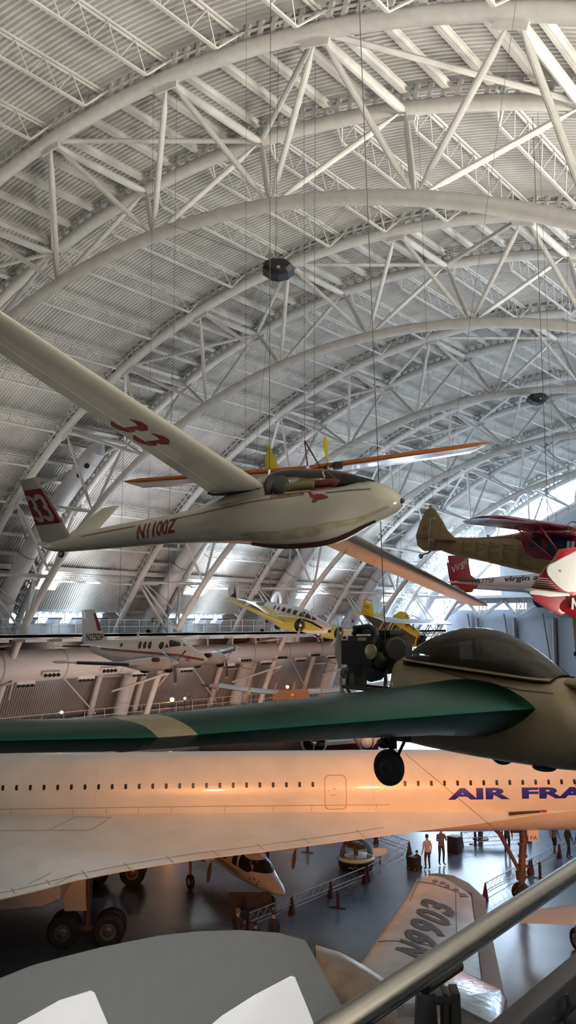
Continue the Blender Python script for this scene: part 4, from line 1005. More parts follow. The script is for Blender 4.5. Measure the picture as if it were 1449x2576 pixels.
def arch_poly(R, y, n=64, a0=1.42, a1=-1.42): return [arc(R, lerp(a0, a1, k/n), y) for k in range(n+1)]
p_ = arch_poly(38.2, Y0); mbk = MB(); mbk.add(p_+[V((v.x, Y0-.3, v.z)) for v in p_], [tuple(range(len(p_))), tuple(reversed(range(len(p_), 2*len(p_))))]); tag(mbk.build('wall_back', WHITE, smooth=False), 'hall wall behind the camera', 'wall', kind='structure')
# clerestory windows of the left side, one per bay, and the solid piers between them
ZW0, ZW1, XW = 11.95, 12.95, -33.55
pier = MB(); sill = MB()
sill.box((XW-.1, Y0, 11.2), (XW+.05, 87, ZW0)); sill.box((XW-.1, Y0, ZW1), (-32.2, 87, ZW1+.12))
piers = [(Y0, TY0-TL+TW+.4)]+[(TY0+TL*i-TW-.4, TY0+TL*i+TW+.4) for i in range(0, 6)]
for a, b in piers: pier.box((XW-.1, a, ZW0), (XW+.06, min(b, 87), ZW1)) if a < 87 else None
o = sill.build('trim_1', BLUEW, smooth=False); tag(o, 'blue-white sill wall under the high windows', 'trim', kind='structure'); o = pier.build('trim_2', WHITE, smooth=False); tag(o, 'solid wall piers between the high windows', 'trim', kind='structure')
for i in range(0, 5):
    a, b = piers[i][1], piers[i+1][0]
    w_ = thing('window_%d' % (i+1), 'long high window above the gallery', 'window', Matrix.Translation((XW, a, ZW0)), kind='structure')
    MB().box((-.02, 0, 0), (.0, b-a, ZW1-ZW0)).build('window_pane', PANE, w_, smooth=False)
    mb = MB()
    for k in range(8): mb.box((0, (b-a)*k/7-.03, 0), (.06, (b-a)*k/7+.03, ZW1-ZW0))
    mb.box((0, 0, .45), (.05, b-a, .5)); mb.box((0, 0, 0), (.07, b-a, .05)); mb.build('window_frame', WHITE, w_, smooth=False)
    mb = MB()
    for k in range(14):
        y = (b-a)*(k+.5)/14; mb.prism([(0, 0), (1.2, .0), (0, -.35)], (-.02, .02), Matrix.Translation((.06, y, ZW1-ZW0+.05))@Matrix.Rotation(pi/2, 4, 'X'))
    mb.build('eave_bracket', WHITE, w_, smooth=False)
# gallery
gal = thing('gallery', 'narrow walkway with thin railing high along the left wall', 'walkway', Matrix.Translation((-27.4, 8, 11.2)), kind=None)
gm_ = lambda x, y, z: (x+27.4, y-8, z-11.2)
MB().box(gm_(-33.5, 8, 11.02), gm_(-27.4, 95, 11.2)).build('walkway_deck', mat('gallery_grey', (.42, .42, .43), .6), gal, smooth=False)
mb = MB(); mb.box(gm_(-27.55, 8, 10.9), gm_(-27.4, 95, 11.25))
mb.build('edge_beam', WHITE, gal, smooth=False)
for z in (11.75, 12.25): MB().tube(gm_(-27.5, 8, z), gm_(-27.5, 95, z), .022, n=6).build('handrail', WHITE, gal)
pst = None
for k in range(58):
    if pst is None: pst = MB().tube((0, 0, 0), (0, 0, 1.05), .022, n=6).build('rail_post', WHITE, gal); o = pst
    else: o = pst.copy(); COL.objects.link(o); o.parent = gal
    o.location = gm_(-27.5, 8.5+1.5*k, 11.2)
trayM = mat('lamp_tray', (.62, .62, .62), .45)
tray = None
for k in range(22):
    if tray is None: tray = MB().box((-.7, -.85, -.1), (.75, .85, .1)).build('light_tray', trayM, gal, smooth=False); o = tray
    else: o = tray.copy(); COL.objects.link(o); o.parent = gal
    o.location = gm_(-27.2, 30+2.95*k, 10.82)
hg = None
for k in range(20):
    if hg is None: hg = MB().tube((0, 0, 0), (0, 0, -.95), .07, n=8).build('hanger_post', WHITE, gal); o = hg
    else: o = hg.copy(); COL.objects.link(o); o.parent = gal
    o.location = gm_(-29.2, 33+3.2*k, 11.05)
MB().box(gm_(-33.6, 8, 9.6), gm_(-33.3, 87, 11.02)).build('back_panel', mat('brown_panel', (.16, .11, .085), .7), gal, smooth=False)
# uplight boxes on the gallery, in front of the windows
up0 = None; n_up = 0
for i in range(1, 6):
    for k in range(4):
        y = TY0+TL*(i-1)+TW+1.6+2.25*k
        if up0 is None:
            up0 = thing('uplight', 'pale uplight box with a black top on the sill of the high windows', 'lamp', Matrix.Translation((-32.9, y, 11.9)), 'uplight boxes along the high windows')
            MB().prism([(-.55, 0), (.35, 0), (.75, .42), (-.15, .42)], (-.35, .35), Matrix.Rotation(pi/2, 4, 'X')).build('housing', BLUEW, up0, smooth=False)
            MB().box((-.1, -.36, .42), (.78, .36, .5)).build('lid', BLACK, up0, smooth=False)
            MB().tube((0, 0, -.7), (0, 0, 0), .05, n=6).build('stand', WHITE, up0); o = up0
        else: o = copy_tree(up0); o.location = (-32.9, y, 11.9)
# big duct
D = thing('air_duct', 'huge tapering white air duct running under the gallery', 'duct', Matrix.Translation((-29.5, 30, 9)))
dl = lambda x, y, z: (x+29.5, y-30, z-9)
dr = lambda y: 1.16-.0112*(y-35)
ys = [10+4*k for k in range(18)]
MB().path([dl(-29.5, y, 10.15-dr(y)) for y in ys], [dr(y) for y in ys], 40).build('duct_pipe', mat('duct_white', (.62, .58, .56), .5, noise=.05), D)
for y in [40.1+5.25*k-5.25*4 for k in range(12)]:
    MB().path([dl(-29.5, y-.05, 10.15-dr(y)), dl(-29.5, y+.05, 10.15-dr(y))], dr(y)+.02, 40).build('joint_ring', mat('ring_grey', (.35, .32, .31), .5), D)
for k in range(-2, 8):
    y = 38.6+5.25*k; r = dr(y); zc = 10.15-r
    if y < 12: continue
    for (an, dy, hh) in ((-.45, 0, .26), (-1.2, -1.6, .2)):
        n = V((cos(an), 0, sin(an))); c = V(dl(-29.5, y+dy, zc))+n*(r+.02); t_ = V((-sin(an), 0, cos(an)))
        bx = MB().obox(c, V((0, .75, 0)), n*.22, t_*hh*.6).build('air_vent', WHITE, D, smooth=False)
        for q in range(4): MB().lathe([(.03, .0), (.09, .0), (.15, .16), (.0, .12)], c+V((0, -.54+.36*q, 0))+n*.2, n-V((0, 0, .6)), 12).build('nozzle', BLACK, bx)
# inclined ducts beside each arch
KI = None
for i in range(-1, 6):
    if KI is None:
        KI = thing('riser_duct', '', 'duct', Matrix.Translation((0, TY0-TL, 0)), 'fat white risers climbing beside the arches')
        MB().path([arc(36.2, lerp(1.37, .64, k/24), 0) for k in range(25)], .60, 24).build('riser_pipe', mat('riser_white', (.68, .69, .71), .45), KI)
        MB().path([arc(36.2, lerp(1.05, .965, k/4), 0) for k in range(5)], [.66, .76, .76, .76, .66], 24).build('collar', MATS['riser_white'], KI)
        MB().path([arc(36.2, .655, 0), arc(36.3, .60, 0), arc(36.6, .585, 0)], [.64, .6, .3], 24).build('cap', MATS['riser_white'], KI)
        for a, zz in ((1.06, .72), (1.03, .72), (1.0, .74), (.655, .6), (.63, .6)):
            c = arc(36.2, a, 0); u = V((.62, -.62, -.45)).normalized()
            MB().lathe([(.1, .0), (.17, .02), (.17, .1), (.02, .06)], c+u*zz*.98, u, 14).build('nozzle', BLACK, KI)
        for a in (.74, .86, 1.15): MB().path([arc(36.2, a, 0), arc(36.2, a-.003, 0)], .625, 24).build('joint_ring', MATS['ring_grey'], KI)
        o = KI
    else: o = copy_tree(KI); o.location = (0, TY0+TL*i, 0)
    o['label'] = ['fat inclined white riser duct beside the arch nearest overhead', 'fat inclined white riser duct at the left edge of the picture', 'fat inclined white riser duct just behind the glider tail with the 33', 'fat inclined white riser duct above the nose of the twin N275DP',
        'fat inclined white riser duct just behind the twin-tailed yellow airplane', 'fat inclined white riser duct behind the yellow biplane tail', 'farthest fat white riser duct, against the bright end glazing'][i+1]
# edge beam along the vault
o = MB().box((-30.35, Y0, 15.75), (-29.75, Y1, 16.1)).build('trim_3', WHITE, smooth=False); tag(o, 'long white beam at the foot of the vault', 'trim', kind='structure')
for i in range(6):
    for k in range(5):
        pass
# X ties and lower struts between gallery and arch foot
st0 = None
for i in range(0, 6):
    y = TY0+TL*i
    if st0 is None:
        st0 = thing('wall_brace', 'slender white struts tying the foot of an arch to the gallery edge', 'brace', Matrix.Translation((0, y, 0)), 'white strut groups at the arch feet')
        for (p, q, r) in (((-30.0, -TW, 15.9), (-27.5, 0, 11.2), .09), ((-30.0, TW, 15.9), (-27.5, 0, 11.2), .09), ((-30.0, -TW, 15.9), (-28.3, 0, 13.2), .05), ((-32.6, -TW, 6.5), (-28.6, 0, 8.0), .09), ((-32.6, TW, 6.5), (-28.6, 0, 8.0), .09), ((-30.0, -TW, 15.9), (-30.0, TW, 15.9), .1), ((-34.4, -TW, 7.6), (-34.4, TW, 7.6), .1), ((-33, -TW-5, 8.2), (-34.6, -TW, 4.6), .07)):
            MB().tube(p, q, r, n=8).build('strut', WHITE, st0)
        o = st0
    else: o = copy_tree(st0); o.location = (0, y, 0)
# lower catwalk on the left wall with warm spots
cw = thing('catwalk', 'low catwalk with railing on the left wall below the duct', 'walkway', Matrix.Translation((-33, 30, 4.2)))
MB().box((-1.5, -10, -.15), (.6, 65, 0)).build('walkway_deck', MATS['gallery_grey'], cw, smooth=False)
for z in (.5, 1.0): MB().tube((.5, -10, z), (.5, 65, z), .025, n=6).build('handrail', WHITE, cw)
for k in range(38): MB().tube((.5, -9+2*k, 0), (.5, -9+2*k, 1.0), .022, n=6).build('rail_post', WHITE, cw)
EM1 = mat('lamp_orange', (1, .4, .1), .5, emit=(1, .42, .12), es=160); EM2 = mat('lamp_warm', (1, .7, .4), .5, emit=(1, .72, .42), es=30); EM0 = mat('lamp_off', (.2, .2, .2), .2)
def spot_fix(px, py, em, r, label):
    c = on(px, py, 0, -32.4); d = (CAM-c).normalized()
    t = thing('spotlight', label, 'lamp', Matrix.Translation(c))
    MB().lathe([(.1, -.45), (r*1.5, -.1), (r*1.5, 0), (r*1.3, .02)], (0, 0, 0), d, 14).build('housing', BLACK, t)
    MB().lathe([(r*1.25, .0), (r, .05), (.01, .07)], (0, 0, 0), d, 14).build('lens', em, t)
    MB().tube((0, 0, -.1), (0, 0, -max(.3, min(1.4, c.z-4.2))), .04).build('stand', DARK, t)
    return c
spot_fix(433, 1760, EM1, .16, 'brightest orange spotlight, glowing below the nose of the twin N275DP'); spot_fix(465, 1757, EM2, .09, 'small warm spotlight just right of the brightest orange one')
spot_fix(480, 1756, EM0, .09, 'unlit black spotlight beside the small warm one'); spot_fix(155, 1792, EM2, .10, 'lone warm spotlight low at the left, just over the green wing')
spot_fix(723, 1728, EM1, .13, 'orange spotlight right above the slender flying wing'); spot_fix(692, 1732, EM0, .08, 'unlit black spotlight above the slender flying wing')
# far end wall
EW = mat('end_wall', (.42, .46, .52), .6, noise=.05)
RW = 34.5
outer = [arc(RW, a, Y1) for a in [lerp(.66, -1.2, k/48) for k in range(49)]]
xl = outer[0].x
poly = [V((xl, Y1, 15.2))]+outer+[V((outer[-1].x, Y1, 0)), V((-28.2, Y1, 0)), V((-28.2, Y1, 13.6)), V((-18, Y1, 13.6)), V((-18, Y1, 15.2))]
mb = MB(); n = len(poly); mb.add(poly+[v+V((0, .4, 0)) for v in poly], [tuple(range(n)), tuple(reversed(range(n, 2*n)))]+[(i, (i+1) % n, n+(i+1) % n, n+i) for i in range(n)])
o = mb.build('wall_end', EW, smooth=False); tag(o, 'blue-grey end wall of the hall', 'wall', kind='structure')
w_ = thing('window_7', 'bright glazed band around the end wall', 'window', Matrix.Translation((0, Y1, 0)), kind='structure')
p_ = arch_poly(38.1, 0); mb = MB(); mb.add([v+V((0, .55, 0)) for v in p_]+[v+V((0, .58, 0)) for v in p_], [tuple(range(len(p_))), tuple(reversed(range(len(p_), 2*len(p_))))]); mb.build('window_pane', PANE, w_, smooth=False)
mb = MB(); mb.path([arc(RW, lerp(.66, -1.2, k/48), -.15) for k in range(49)], .16, 8); mb.path([arc(37.5, lerp(1.3, -1.2, k/48), -.1) for k in range(49)], .12, 8)
for k in range(10): mb.tube(arc(RW, lerp(.62, -1.1, k/9), -.1), arc(37.6, lerp(.62, -1.1, k/9), -.1), .08, n=6)
for x in (-35, -33, -31, -29, -26.5, -24): mb.tube((x, .2, 0), (x, .2, math.sqrt(38**2-x*x)+ZC), .06, n=6)
for z in (4, 8, 12, 17, 21): mb.tube((-37, .2, z), (-21 if z > 14 else -28, .2, z), .05, n=6)
mb.build('window_frame', WHITE, w_)
g8 = thing('window_8', 'added glazing for the glare of the last vault bay on the left', 'window', Matrix.Translation((0, 87, 0)), kind='structure')  # glazing added in place of the deck to give the bay its glare
MB().loft([[arc(37.95, lerp(.66, 1.38, k/24), y) for k in range(25)] for y in (0, 10)], caps=False, closed=False).build('window_pane', PANE, g8)
mb = MB()
for k in range(10): mb.tube(arc(37.9, lerp(.66, 1.38, k/9), 0), arc(37.9, lerp(.66, 1.38, k/9), 10), .07, n=6)
for y in (0, 2.5, 5, 7.5): mb.path([arc(37.85, lerp(.66, 1.38, k/24), y) for k in range(25)], .07, 6)
mb.build('window_frame', WHITE, g8)
# end gallery and tall door leaves
eg = thing('end_gallery', 'pale platform with railing crossing in front of the end wall', 'walkway', Matrix.Translation((-20, 94, 15)))
MB().box((-9.5, 0, -.1), (22, 2.6, .2)).build('walkway_deck', WHITE, eg, smooth=False); MB().box((-6, 1.2, -.7), (22, 1.6, -.1)).build('edge_beam', EW, eg, smooth=False)
for z in (.7, 1.2): MB().tube((-7, 0, z), (22, 0, z), .03, n=6).build('handrail', WHITE, eg)
for k in range(20): MB().tube((-7+1.5*k, 0, .2), (-7+1.5*k, 0, 1.2), .025, n=6).build('rail_post', WHITE, eg)
dp0 = None
for k in range(6):
    x = -28.0+4.65*k
    t = thing('hangar_door', ['tall pale door leaf at the left end of the row under the platform', 'tall pale door leaf second from the left in the row', 'tall pale door leaf third from the left, behind the bubble canopy', 'tall pale door leaf fourth from the left, right of the bubble canopy top', 'tall pale door leaf next to the right edge of the picture', 'tall pale door leaf out by the right edge'][k], 'door', Matrix.Translation((x, 96.2, 0)))
    MB().box((0, 0, 0), (4.1 if k else 3.4, .35, 12.6 if k else 13.4)).build('door_leaf', mat('door_grey', (.38, .43, .50), .55, noise=.04), t, smooth=False)
    mb = MB(); mb.tube((4.3, -.3, 12.6), (4.3, -.3, 0), .22, n=8); mb.tube((3.0, -.3, 13.1), (4.3, -.3, 4), .11, n=6); mb.build('door_post', mat('post_brown', (.2, .17, .17), .6), t)
    mb = MB()
    for a, b in (((.8, -1, 13.0), (3.4, -1, 14.6)), ((3.4, -1, 14.6), (4.6, -1, 13.2))): mb.bar(a, b, .25, .35)
    for z0 in (12.9,): 
        for xx in (.3, 1.2): mb.bar((xx, -1, 13), (xx, -1, 14.8), .1, .12)
        mb.bar((.3, -1, 13), (1.2, -1, 14.8), .08, .08); mb.bar((1.2, -1, 13), (.3, -1, 14.8), .08, .08)
    mb.build('roller_bracket', WHITE, t, smooth=False)
# hanging speakers
def speaker_(px, py, d, s, label, cab):
    t = thing('hanging_loudspeaker', label, 'loudspeaker', frame(at(px, py, d), rgt))
    pts = [(-.5, -.02), (-.42, .2), (.05, .26), (.28, .22), (.5, .0), (.3, -.18), (.0, -.25), (-.25, -.2)]
    rings = [[(x*k, y, z*k+dz) for x, z in pts] for y, k, dz in ((-.42, .72, .05), (-.3, 1, 0), (.3, 1, 0), (.42, .72, .05))]
    MB().loft([[(x*s, y*s, z*s) for x, y, z in r] for r in rings]).build('cabinet', BLACK, t, angle=20)
    MB().box((-.05*s, -.5*s, -.1*s), (.05*s, -.42*s, -.04*s)).build('badge', GREYP, t)
    for i_, (dx, top) in enumerate(cab):
        MB().tube((dx*s, 0, .3*s), top, .007, n=5, caps=False).build('hanger_wire', WIREM, t)
speaker_(701, 681, 27, .98, 'large black hanging loudspeaker in the upper middle of the vault', ((-.1, (0, 0, 9)), (-.3, (-4, 3, 3)), (.2, (2.6, 0, 2.6)), (.3, (2.2, 0, 2.1))))
speaker_(1353, 1005, 52, 1.2, 'small black hanging loudspeaker farther off at the right', ((0, (0, 0, 7)),))
# loose wires
for k, (x0, y0, d0, x1, y1, d1, lb) in enumerate((
    (620, -20, 14, 617, 1215, 20, 'dark vertical wire left of the big hanging speaker, full height of the vault'), (673, -20, 16, 655, 1180, 18, ''), (1302, -20, 11, 1075, 1560, 24, 'long slanting wire from the top right down to the biplane'), (445, 200, 30, 434, 1050, 30, 'faint thin wire left of centre in the vault'),
    (793, 150, 20, 790, 1110, 24, 'thin wire dropping to the king post of the ultralight'), (386, 215, 26, 374, 1350, 40, 'faint wire at the left third of the vault'), (1345, 110, 26, 1400, 1330, 26, 'thin wire dropping to the wine-red wing'), (1052, 300, 28, 1090, 1280, 28, 'thin wire dropping to the tan tail fin'), (1425, 300, 34, 1430, 1290, 34, 'faint wire near the right edge of the picture'), (700, 560, 30, 640, 1180, 30, 'faint wire crossing below the big hanging speaker'))):
    if lb: cable('suspension_cable', at(x0, y0, d0), at(x1, y1, d1), .0032 if d0 < 20 else .0055, lb)
cable('guy_wire', at(1020, 1896, 10.2), at(1262, 2100, 9.2), .0025, 'thin slanting wire running down from the hanging wheel across the big jet')
hk_ = thing('lifting_ring', 'small dark ring hook above the wine-red wing at the right edge', 'hook', Matrix.Translation(at(1441, 1325, 24)))
mb = MB(); mb.path([rgt*.14*cos(a)+cup*.14*sin(a) for a in [2*pi*k/20 for k in range(21)]], .012, 6, caps=False); world_child(MB().path([at(1441, 1325, 24)+rgt*.14*cos(a)+cup*.14*sin(a) for a in [2*pi*k/20 for k in range(21)]], .014, 6).build('ring', DARK), hk_)
# ================================================================== things on the hall floor
STAF = mat('post_maroon', (.05, .016, .02), .5); RAILM = mat('barrier_steel', (.30, .33, .38), .3, .7)
def barrier(a, b, label):
    a, b = V((*a, 0)), V((*b, 0)); L = (b-a).length; t = thing('barrier', label, 'barrier', frame(a, b-a))
    MB().tube((0, 0, .72), (L, 0, .72), .022, n=6).build('top_rail', RAILM, t); MB().tube((0, 0, .40), (L, 0, .40), .018, n=6).build('lower_rail', RAILM, t); MB().tube((0, .25, .12), (L, .25, .12), .018, n=6).build('foot_rail', RAILM, t)
    mb = MB(); n = int(L/.45)
    for k in range(n):
        x = L*k/n; mb.tube((x, 0, .42), (x+L/n*.5, 0, .70), .008, n=4, caps=False); mb.tube((x+L/n*.5, 0, .70), (x+L/n, 0, .42), .008, n=4, caps=False)
        mb.tube((x, 0, .4), (x, .25, .12), .008, n=4, caps=False)
    mb.build('lattice', RAILM, t)
    m = max(2, int(L/2.6)+1)
    for k in range(m):
        x = L*k/(m-1); MB().loft([[(x-.10, -.10, 0), (x+.10, -.10, 0), (x+.10, .14, 0), (x-.10, .14, 0)], [(x-.02, -.02, .75), (x+.02, -.02, .75), (x+.02, .02, .75), (x-.02, .02, .75)]]).build('barrier_foot', STAF, t, smooth=False)
barrier((-.1, 27.2), (-.12, 35.5), 'low lattice barrier running away from the parked white airplane nose'); barrier((-.1, 35.7), (-.9, 40.8), 'low lattice barrier ending beside the standing visitors'); barrier((-6.5, 43.2), (-1.0, 41.0), 'low lattice barrier behind the clear dome')
barrier((5.38, 36.65), (5.35, 41.5), 'bright low lattice barrier left of the nose gear'); barrier((5.36, 41.7), (5.3, 49), 'low lattice barrier right of the nose gear, running off to the right'); barrier((.2, 44.5), (2.8, 47.5), 'short low barrier behind the nose gear')
def stand_(x, y, label):
    t = thing('barrier_post', label, 'post', Matrix.Translation((x, y, 0)))
    MB().tube((0, 0, 0), (0, 0, .62), .07, n=10).build('post', STAF, t); MB().path([(-.32, -.1, .02), (0, 0, .05), (.32, .1, .02)], .025, 6).build('curved_foot', DARK, t); MB().ell((0, 0, .68), (.07, .07, .07)).build('knob', DARK, t)
for x, y, l in ((.94, 31.78, 'dark red post with a curved foot in front of the lattice barrier'), (5.94, 41.3, 'dark red post right of the nose gear'), (-5.5, 38.2, 'dark red post with curved foot left of the clear dome'), (.67, 45.2, 'dark red post behind the standing visitors')): stand_(x, y, l)
t = thing('trash_bin', 'square dark bin behind the standing visitors', 'bin', Matrix.Translation((.58, 43.0, 0))); MB().box((-.3, -.3, 0), (.3, .3, .8)).build('bin_body', BLACK, t, bevel=.03); MB().box((-.32, -.32, .8), (.32, .32, .86)).build('bin_lid', DARK, t, bevel=.02)
t = thing('stroller', 'small dark cart standing at the feet of the visitors', 'cart', Matrix.Translation((.55, 38.9, 0))); MB().box((-.3, -.3, .12), (.2, .3, .65)).build('cart_body', BLACK, t, bevel=.05)
for dx in (-.2, .15): wheel(t, (dx, 0, .09), (0, 1, 0), .09, .5, RUBBER, GREYP)
t = thing('display_case', 'steel glass-topped display case with railings behind the visitors', 'display case', frame((.3, 46.6, 0), (.9, .4, 0)))
MB().box((-1.6, -.5, .75), (1.6, .5, .85)).build('table_top', STEEL, t, bevel=.02); MB().tube((0, 0, 0), (0, 0, .75), .14).build('pedestal', DARK, t); MB().lathe([(.45, 0), (.45, .04), (.1, .07)], n=18).build('foot', DARK, t)
for x in (-1.1, 0, 1.0): MB().ell((x, 0, .95), (.35, .25, .12)).build('model', CHROME, t)
t = thing('info_sign', 'tilted white information sign on a short black stand beside the clear dome', 'sign', Matrix.Translation((-1.08, 38.3, 0))); MB().tube((0, 0, 0), (0, 0, .6), .035).build('stand', DARK, t)
MB().obox((0, 0, .68), (.34*.8, .34*.6, 0), (-.12, .16, .15), (.02, -.03, .02)).build('panel', mat('sign_white', (.55, .55, .57), .4), t, smooth=False); 
# dome
Dm = thing('dome_display', 'clear plastic dome over a small machine on a black and green round base', 'display', Matrix.Translation((-1.9, 37.4, 0)))
MB().lathe([(.78, 0), (.86, .1), (.9, .3), (.9, .42)], n=36).build('base', mat('base_black', (.008, .012, .01), .35), Dm); MB().lathe([(.9, .42), (.94, .46), (.94, .52), (.86, .58), (.3, .6)], n=36).build('green_rim', mat('rim_green', (.30, .42, .36), .35), Dm)
MB().lathe([(.82, .58), (.80, .75), (.72, 1.0), (.58, 1.22), (.38, 1.38), (.15, 1.44), (.01, 1.45)], n=36, caps=False).build('clear_dome', glass('dome_plastic', (.95, .97, .97), .9), Dm)
mb = MB().box((-.4, -.2, .95), (.4, .2, 1.15)); mb.tube((0, 0, .6), (0, 0, 1.0), .12); mb.tube((-.5, 0, 1.05), (.5, 0, 1.05), .1); mb.box((-.25, -.28, 1.1), (.2, .1, 1.22)); mb.build('machine', BLACK, Dm, bevel=.02)
for a in range(6): MB().tube((.68*cos(a*1.05), .68*sin(a*1.05), .6), (.68*cos(a*1.05), .68*sin(a*1.05), .75), .035).build('clamp', DARK, Dm)
dv = (CAM-V((-1.9, 37.4, 0))); dv.z = 0; dv.normalize(); sx = V((-dv.y, dv.x, 0))
decal('base_lettering', mat('pale_letters', (.4, .4, .38), .5), bm_lines([[(0, .03), (.12, .06), (.25, .03), (.38, .06), (.5, .04)]], .03), V((0, 0, .18))+dv*.93-sx*.4, sx, (0, 0, 1), None, Dm, 0)
# parked white twin
Cm = thing('propeller_airplane', 'white airplane with black star marks on its nose, parked under the big wing', 'airplane', pose(-1.3, 30.1, 0, -.39, 0, 0))
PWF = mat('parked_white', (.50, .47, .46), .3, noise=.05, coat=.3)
q_ = [(-9.5, .1, 1.9, 1.5, 2), (-7, .35, 2.0, 1.0, 2.2), (-5, .58, 2.05, .72, 2.5), (-3, .64, 2.05, .6, 2.6), (-2, .64, 2.0, .58, 2.5), (-1.4, .62, 1.9, .58, 2.4), (-.9, .58, 1.72, .58, 2.3), (-.5, .52, 1.48, .58, 2.2), (0, .42, 1.3, .6, 2.1), (.5, .3, 1.12, .66, 2), (.9, .15, .97, .74, 2), (1.1, .02, .88, .82, 2)]
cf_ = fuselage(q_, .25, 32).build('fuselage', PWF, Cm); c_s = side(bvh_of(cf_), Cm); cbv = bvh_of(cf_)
c_s([(-1.95, 1.3), (-1.15, 1.25), (-.78, 1.38), (-1.2, 1.72), (-1.9, 1.85)], 'windshield', SMOKE, .012, .1); c_s([(-2.6, 1.3), (-2.1, 1.3), (-2.1, 1.75), (-2.5, 1.75)], 'cabin_window', SMOKE, .012, .1); c_s([(-3.7, 1.35), (-3.2, 1.35), (-3.2, 1.8), (-3.7, 1.8)], 'cabin_window', SMOKE, .012, .1); c_s([(-4.7, 1.35), (-4.2, 1.35), (-4.2, 1.8), (-4.7, 1.8)], 'cabin_window', SMOKE, .012, .1)
decal('windshield', SMOKE, bm_poly([[(-.52, 1.36), (.52, 1.36), (.42, 1.74), (-.42, 1.74)]]), (3, 0, 0), (0, 1, 0), (0, 0, 1), cbv, Cm, .012, .1)
c_s(bm_lines([[(-6.5, 1.3), (-3.5, 1.05), (-1.9, .95)]], .05), 'green_stripe', mat('stripe_green', (.03, .08, .05), .4), .012, .2); c_s(bm_lines([[(-6.5, 1.42), (-3.5, 1.17), (-1.9, 1.07)]], .05), 'green_stripe', MATS['stripe_green'], .012, .2)
for x, z in ((-.95, 1.02), (-.6, 1.1), (-.45, .92), (-.75, .78), (-1.1, .8), (-.5, .74), (-.3, 1.05)):
    c_s([(x+(.07 if k % 2 == 0 else .03)*cos(pi/2+k*pi/5), z+(.07 if k % 2 == 0 else .03)*sin(pi/2+k*pi/5)) for k in range(10)], 'star_mark', BLACK, .012, .1)
c_s(bm_xf(bm_text_fit('Shrike', .7, .1, shear=.3), lambda a, b: (a-.55, b+.9)) if False else bm_lines([[(-.4, .92), (.1, .95), (.35, .9)]], .02), 'nose_script', GREYP, .012, .1)
for s in (-1, 1):
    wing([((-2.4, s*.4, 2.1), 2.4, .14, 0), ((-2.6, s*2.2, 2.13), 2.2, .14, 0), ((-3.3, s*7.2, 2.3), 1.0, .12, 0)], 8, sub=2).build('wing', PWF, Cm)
    fuselage([(-5, .1, 2.3, 2.1, 2, s*2.1), (-3.5, .32, 2.35, 1.75, 2.2, s*2.1), (-2.2, .34, 2.25, 1.65, 2.2, s*2.1), (-1.7, .26, 2.15, 1.72, 2, s*2.1)], .3, 18).build('engine_nacelle', PWF, Cm)
    MB().lathe([(.17, -1.7), (.15, -1.5), (.02, -1.3)], (0, s*2.1, 1.93), (1, 0, 0), 14).build('spinner', PWF, Cm)
    for a in (-100, 20, 140): blade((-1.6, s*2.1, 1.93), (1, 0, 0), (0, cos(radians(a)), sin(radians(a))), 1.0, .18).build('propeller_blade', DARK, Cm)
    MB().path([(-4.15, s*2.0, 1.9), (-4.1, s*2.0, .4)], [.08, .06], 8).build('main_gear_leg', mat('leg_red', (.2, .05, .05), .5), Cm); wheel(Cm, (-4.1, s*2.0, .33), (0, 1, 0), .33, .2, RUBBER, GREYP)
MB().path([(-.1, 0, .7), (0, 0, .25)], .05, 8).build('nose_gear_leg', GREYP, Cm); wheel(Cm, (0, 0, .25), (0, 1, 0), .25, .15, RUBBER, GREYP, 'nose_wheel')
MB().prism([(-7.6, 1.9), (-9.3, 1.8), (-10.2, 3.9), (-9.4, 3.9)], (-.05, .05), Matrix.Rotation(pi/2, 4, 'X')).build('tail_fin', PWF, Cm, bevel=.02)
t = thing('display_board', 'dark folding picture board under the nose of the parked white airplane', 'sign', frame((-1.75, 29.2, 0), (.75, .65, 0))); MB().box((-.9, -.03, .05), (.9, .03, .75)).build('board', mat('board_dark', (.04, .025, .03), .5, noise=.5, nscale=9), t, smooth=False); MB().box((-.85, -.2, 0), (-.8, .2, .06)).build('foot', DARK, t); MB().box((.8, -.2, 0), (.85, .2, .06)).build('foot', DARK, t)
# silver wing N9903
FAB = mat('aluminium_skin', (.36, .37, .36), .32, .55, noise=.25, nscale=1.2, bump=.25, bscale=3); AIL = mat('aileron_fabric', (.17, .145, .13), .6)
Nw = thing('silver_airplane', 'weathered silver airplane wing marked N9903 below the handrail', 'airplane', Matrix.Translation((11, 22, 0)))
def zp(x, y, z): return on(x, y, 2, z)
def wsec(a, b, th):
    a, b = V(a), V(b); r = []
    for x, z in airfoil(8, th, .02): r.append(a+(b-a)*x+V((0, 0, z*(b-a).length)))
    return r
rows = [(zp(1078, 2203, 3.02), zp(1130, 2207, 3.02), .06), (zp(1050, 2210, 3.0), zp(1187, 2250, 3.0), .09), (zp(1000, 2290, 2.97), zp(1198, 2330, 2.97), .1), (zp(905, 2425, 2.9), zp(1215, 2480, 2.9), .1), (zp(820, 2550, 2.8), zp(1232, 2640, 2.8), .1), (zp(700, 2740, 2.7), zp(1250, 2860, 2.7), .11)]
mw = world_child(MB().loft([wsec(*r) for r in rows]).build('wing', FAB, None, angle=50), Nw)
al = [zp(1187, 2252, 3.0), zp(1222, 2285, 3.0), zp(1268, 2500, 2.9), zp(1300, 2640, 2.8), zp(1232, 2640, 2.8), zp(1213, 2470, 2.9)]
mb = MB(); mb.add([v+V((0, 0, .06)) for v in al]+[v-V((0, 0, .05)) for v in al], [tuple(range(6)), tuple(reversed(range(6, 12)))]+[(i, (i+1) % 6, 6+(i+1) % 6, 6+i) for i in range(6)])
world_child(mb.build('aileron', AIL, bevel=.02), Nw)
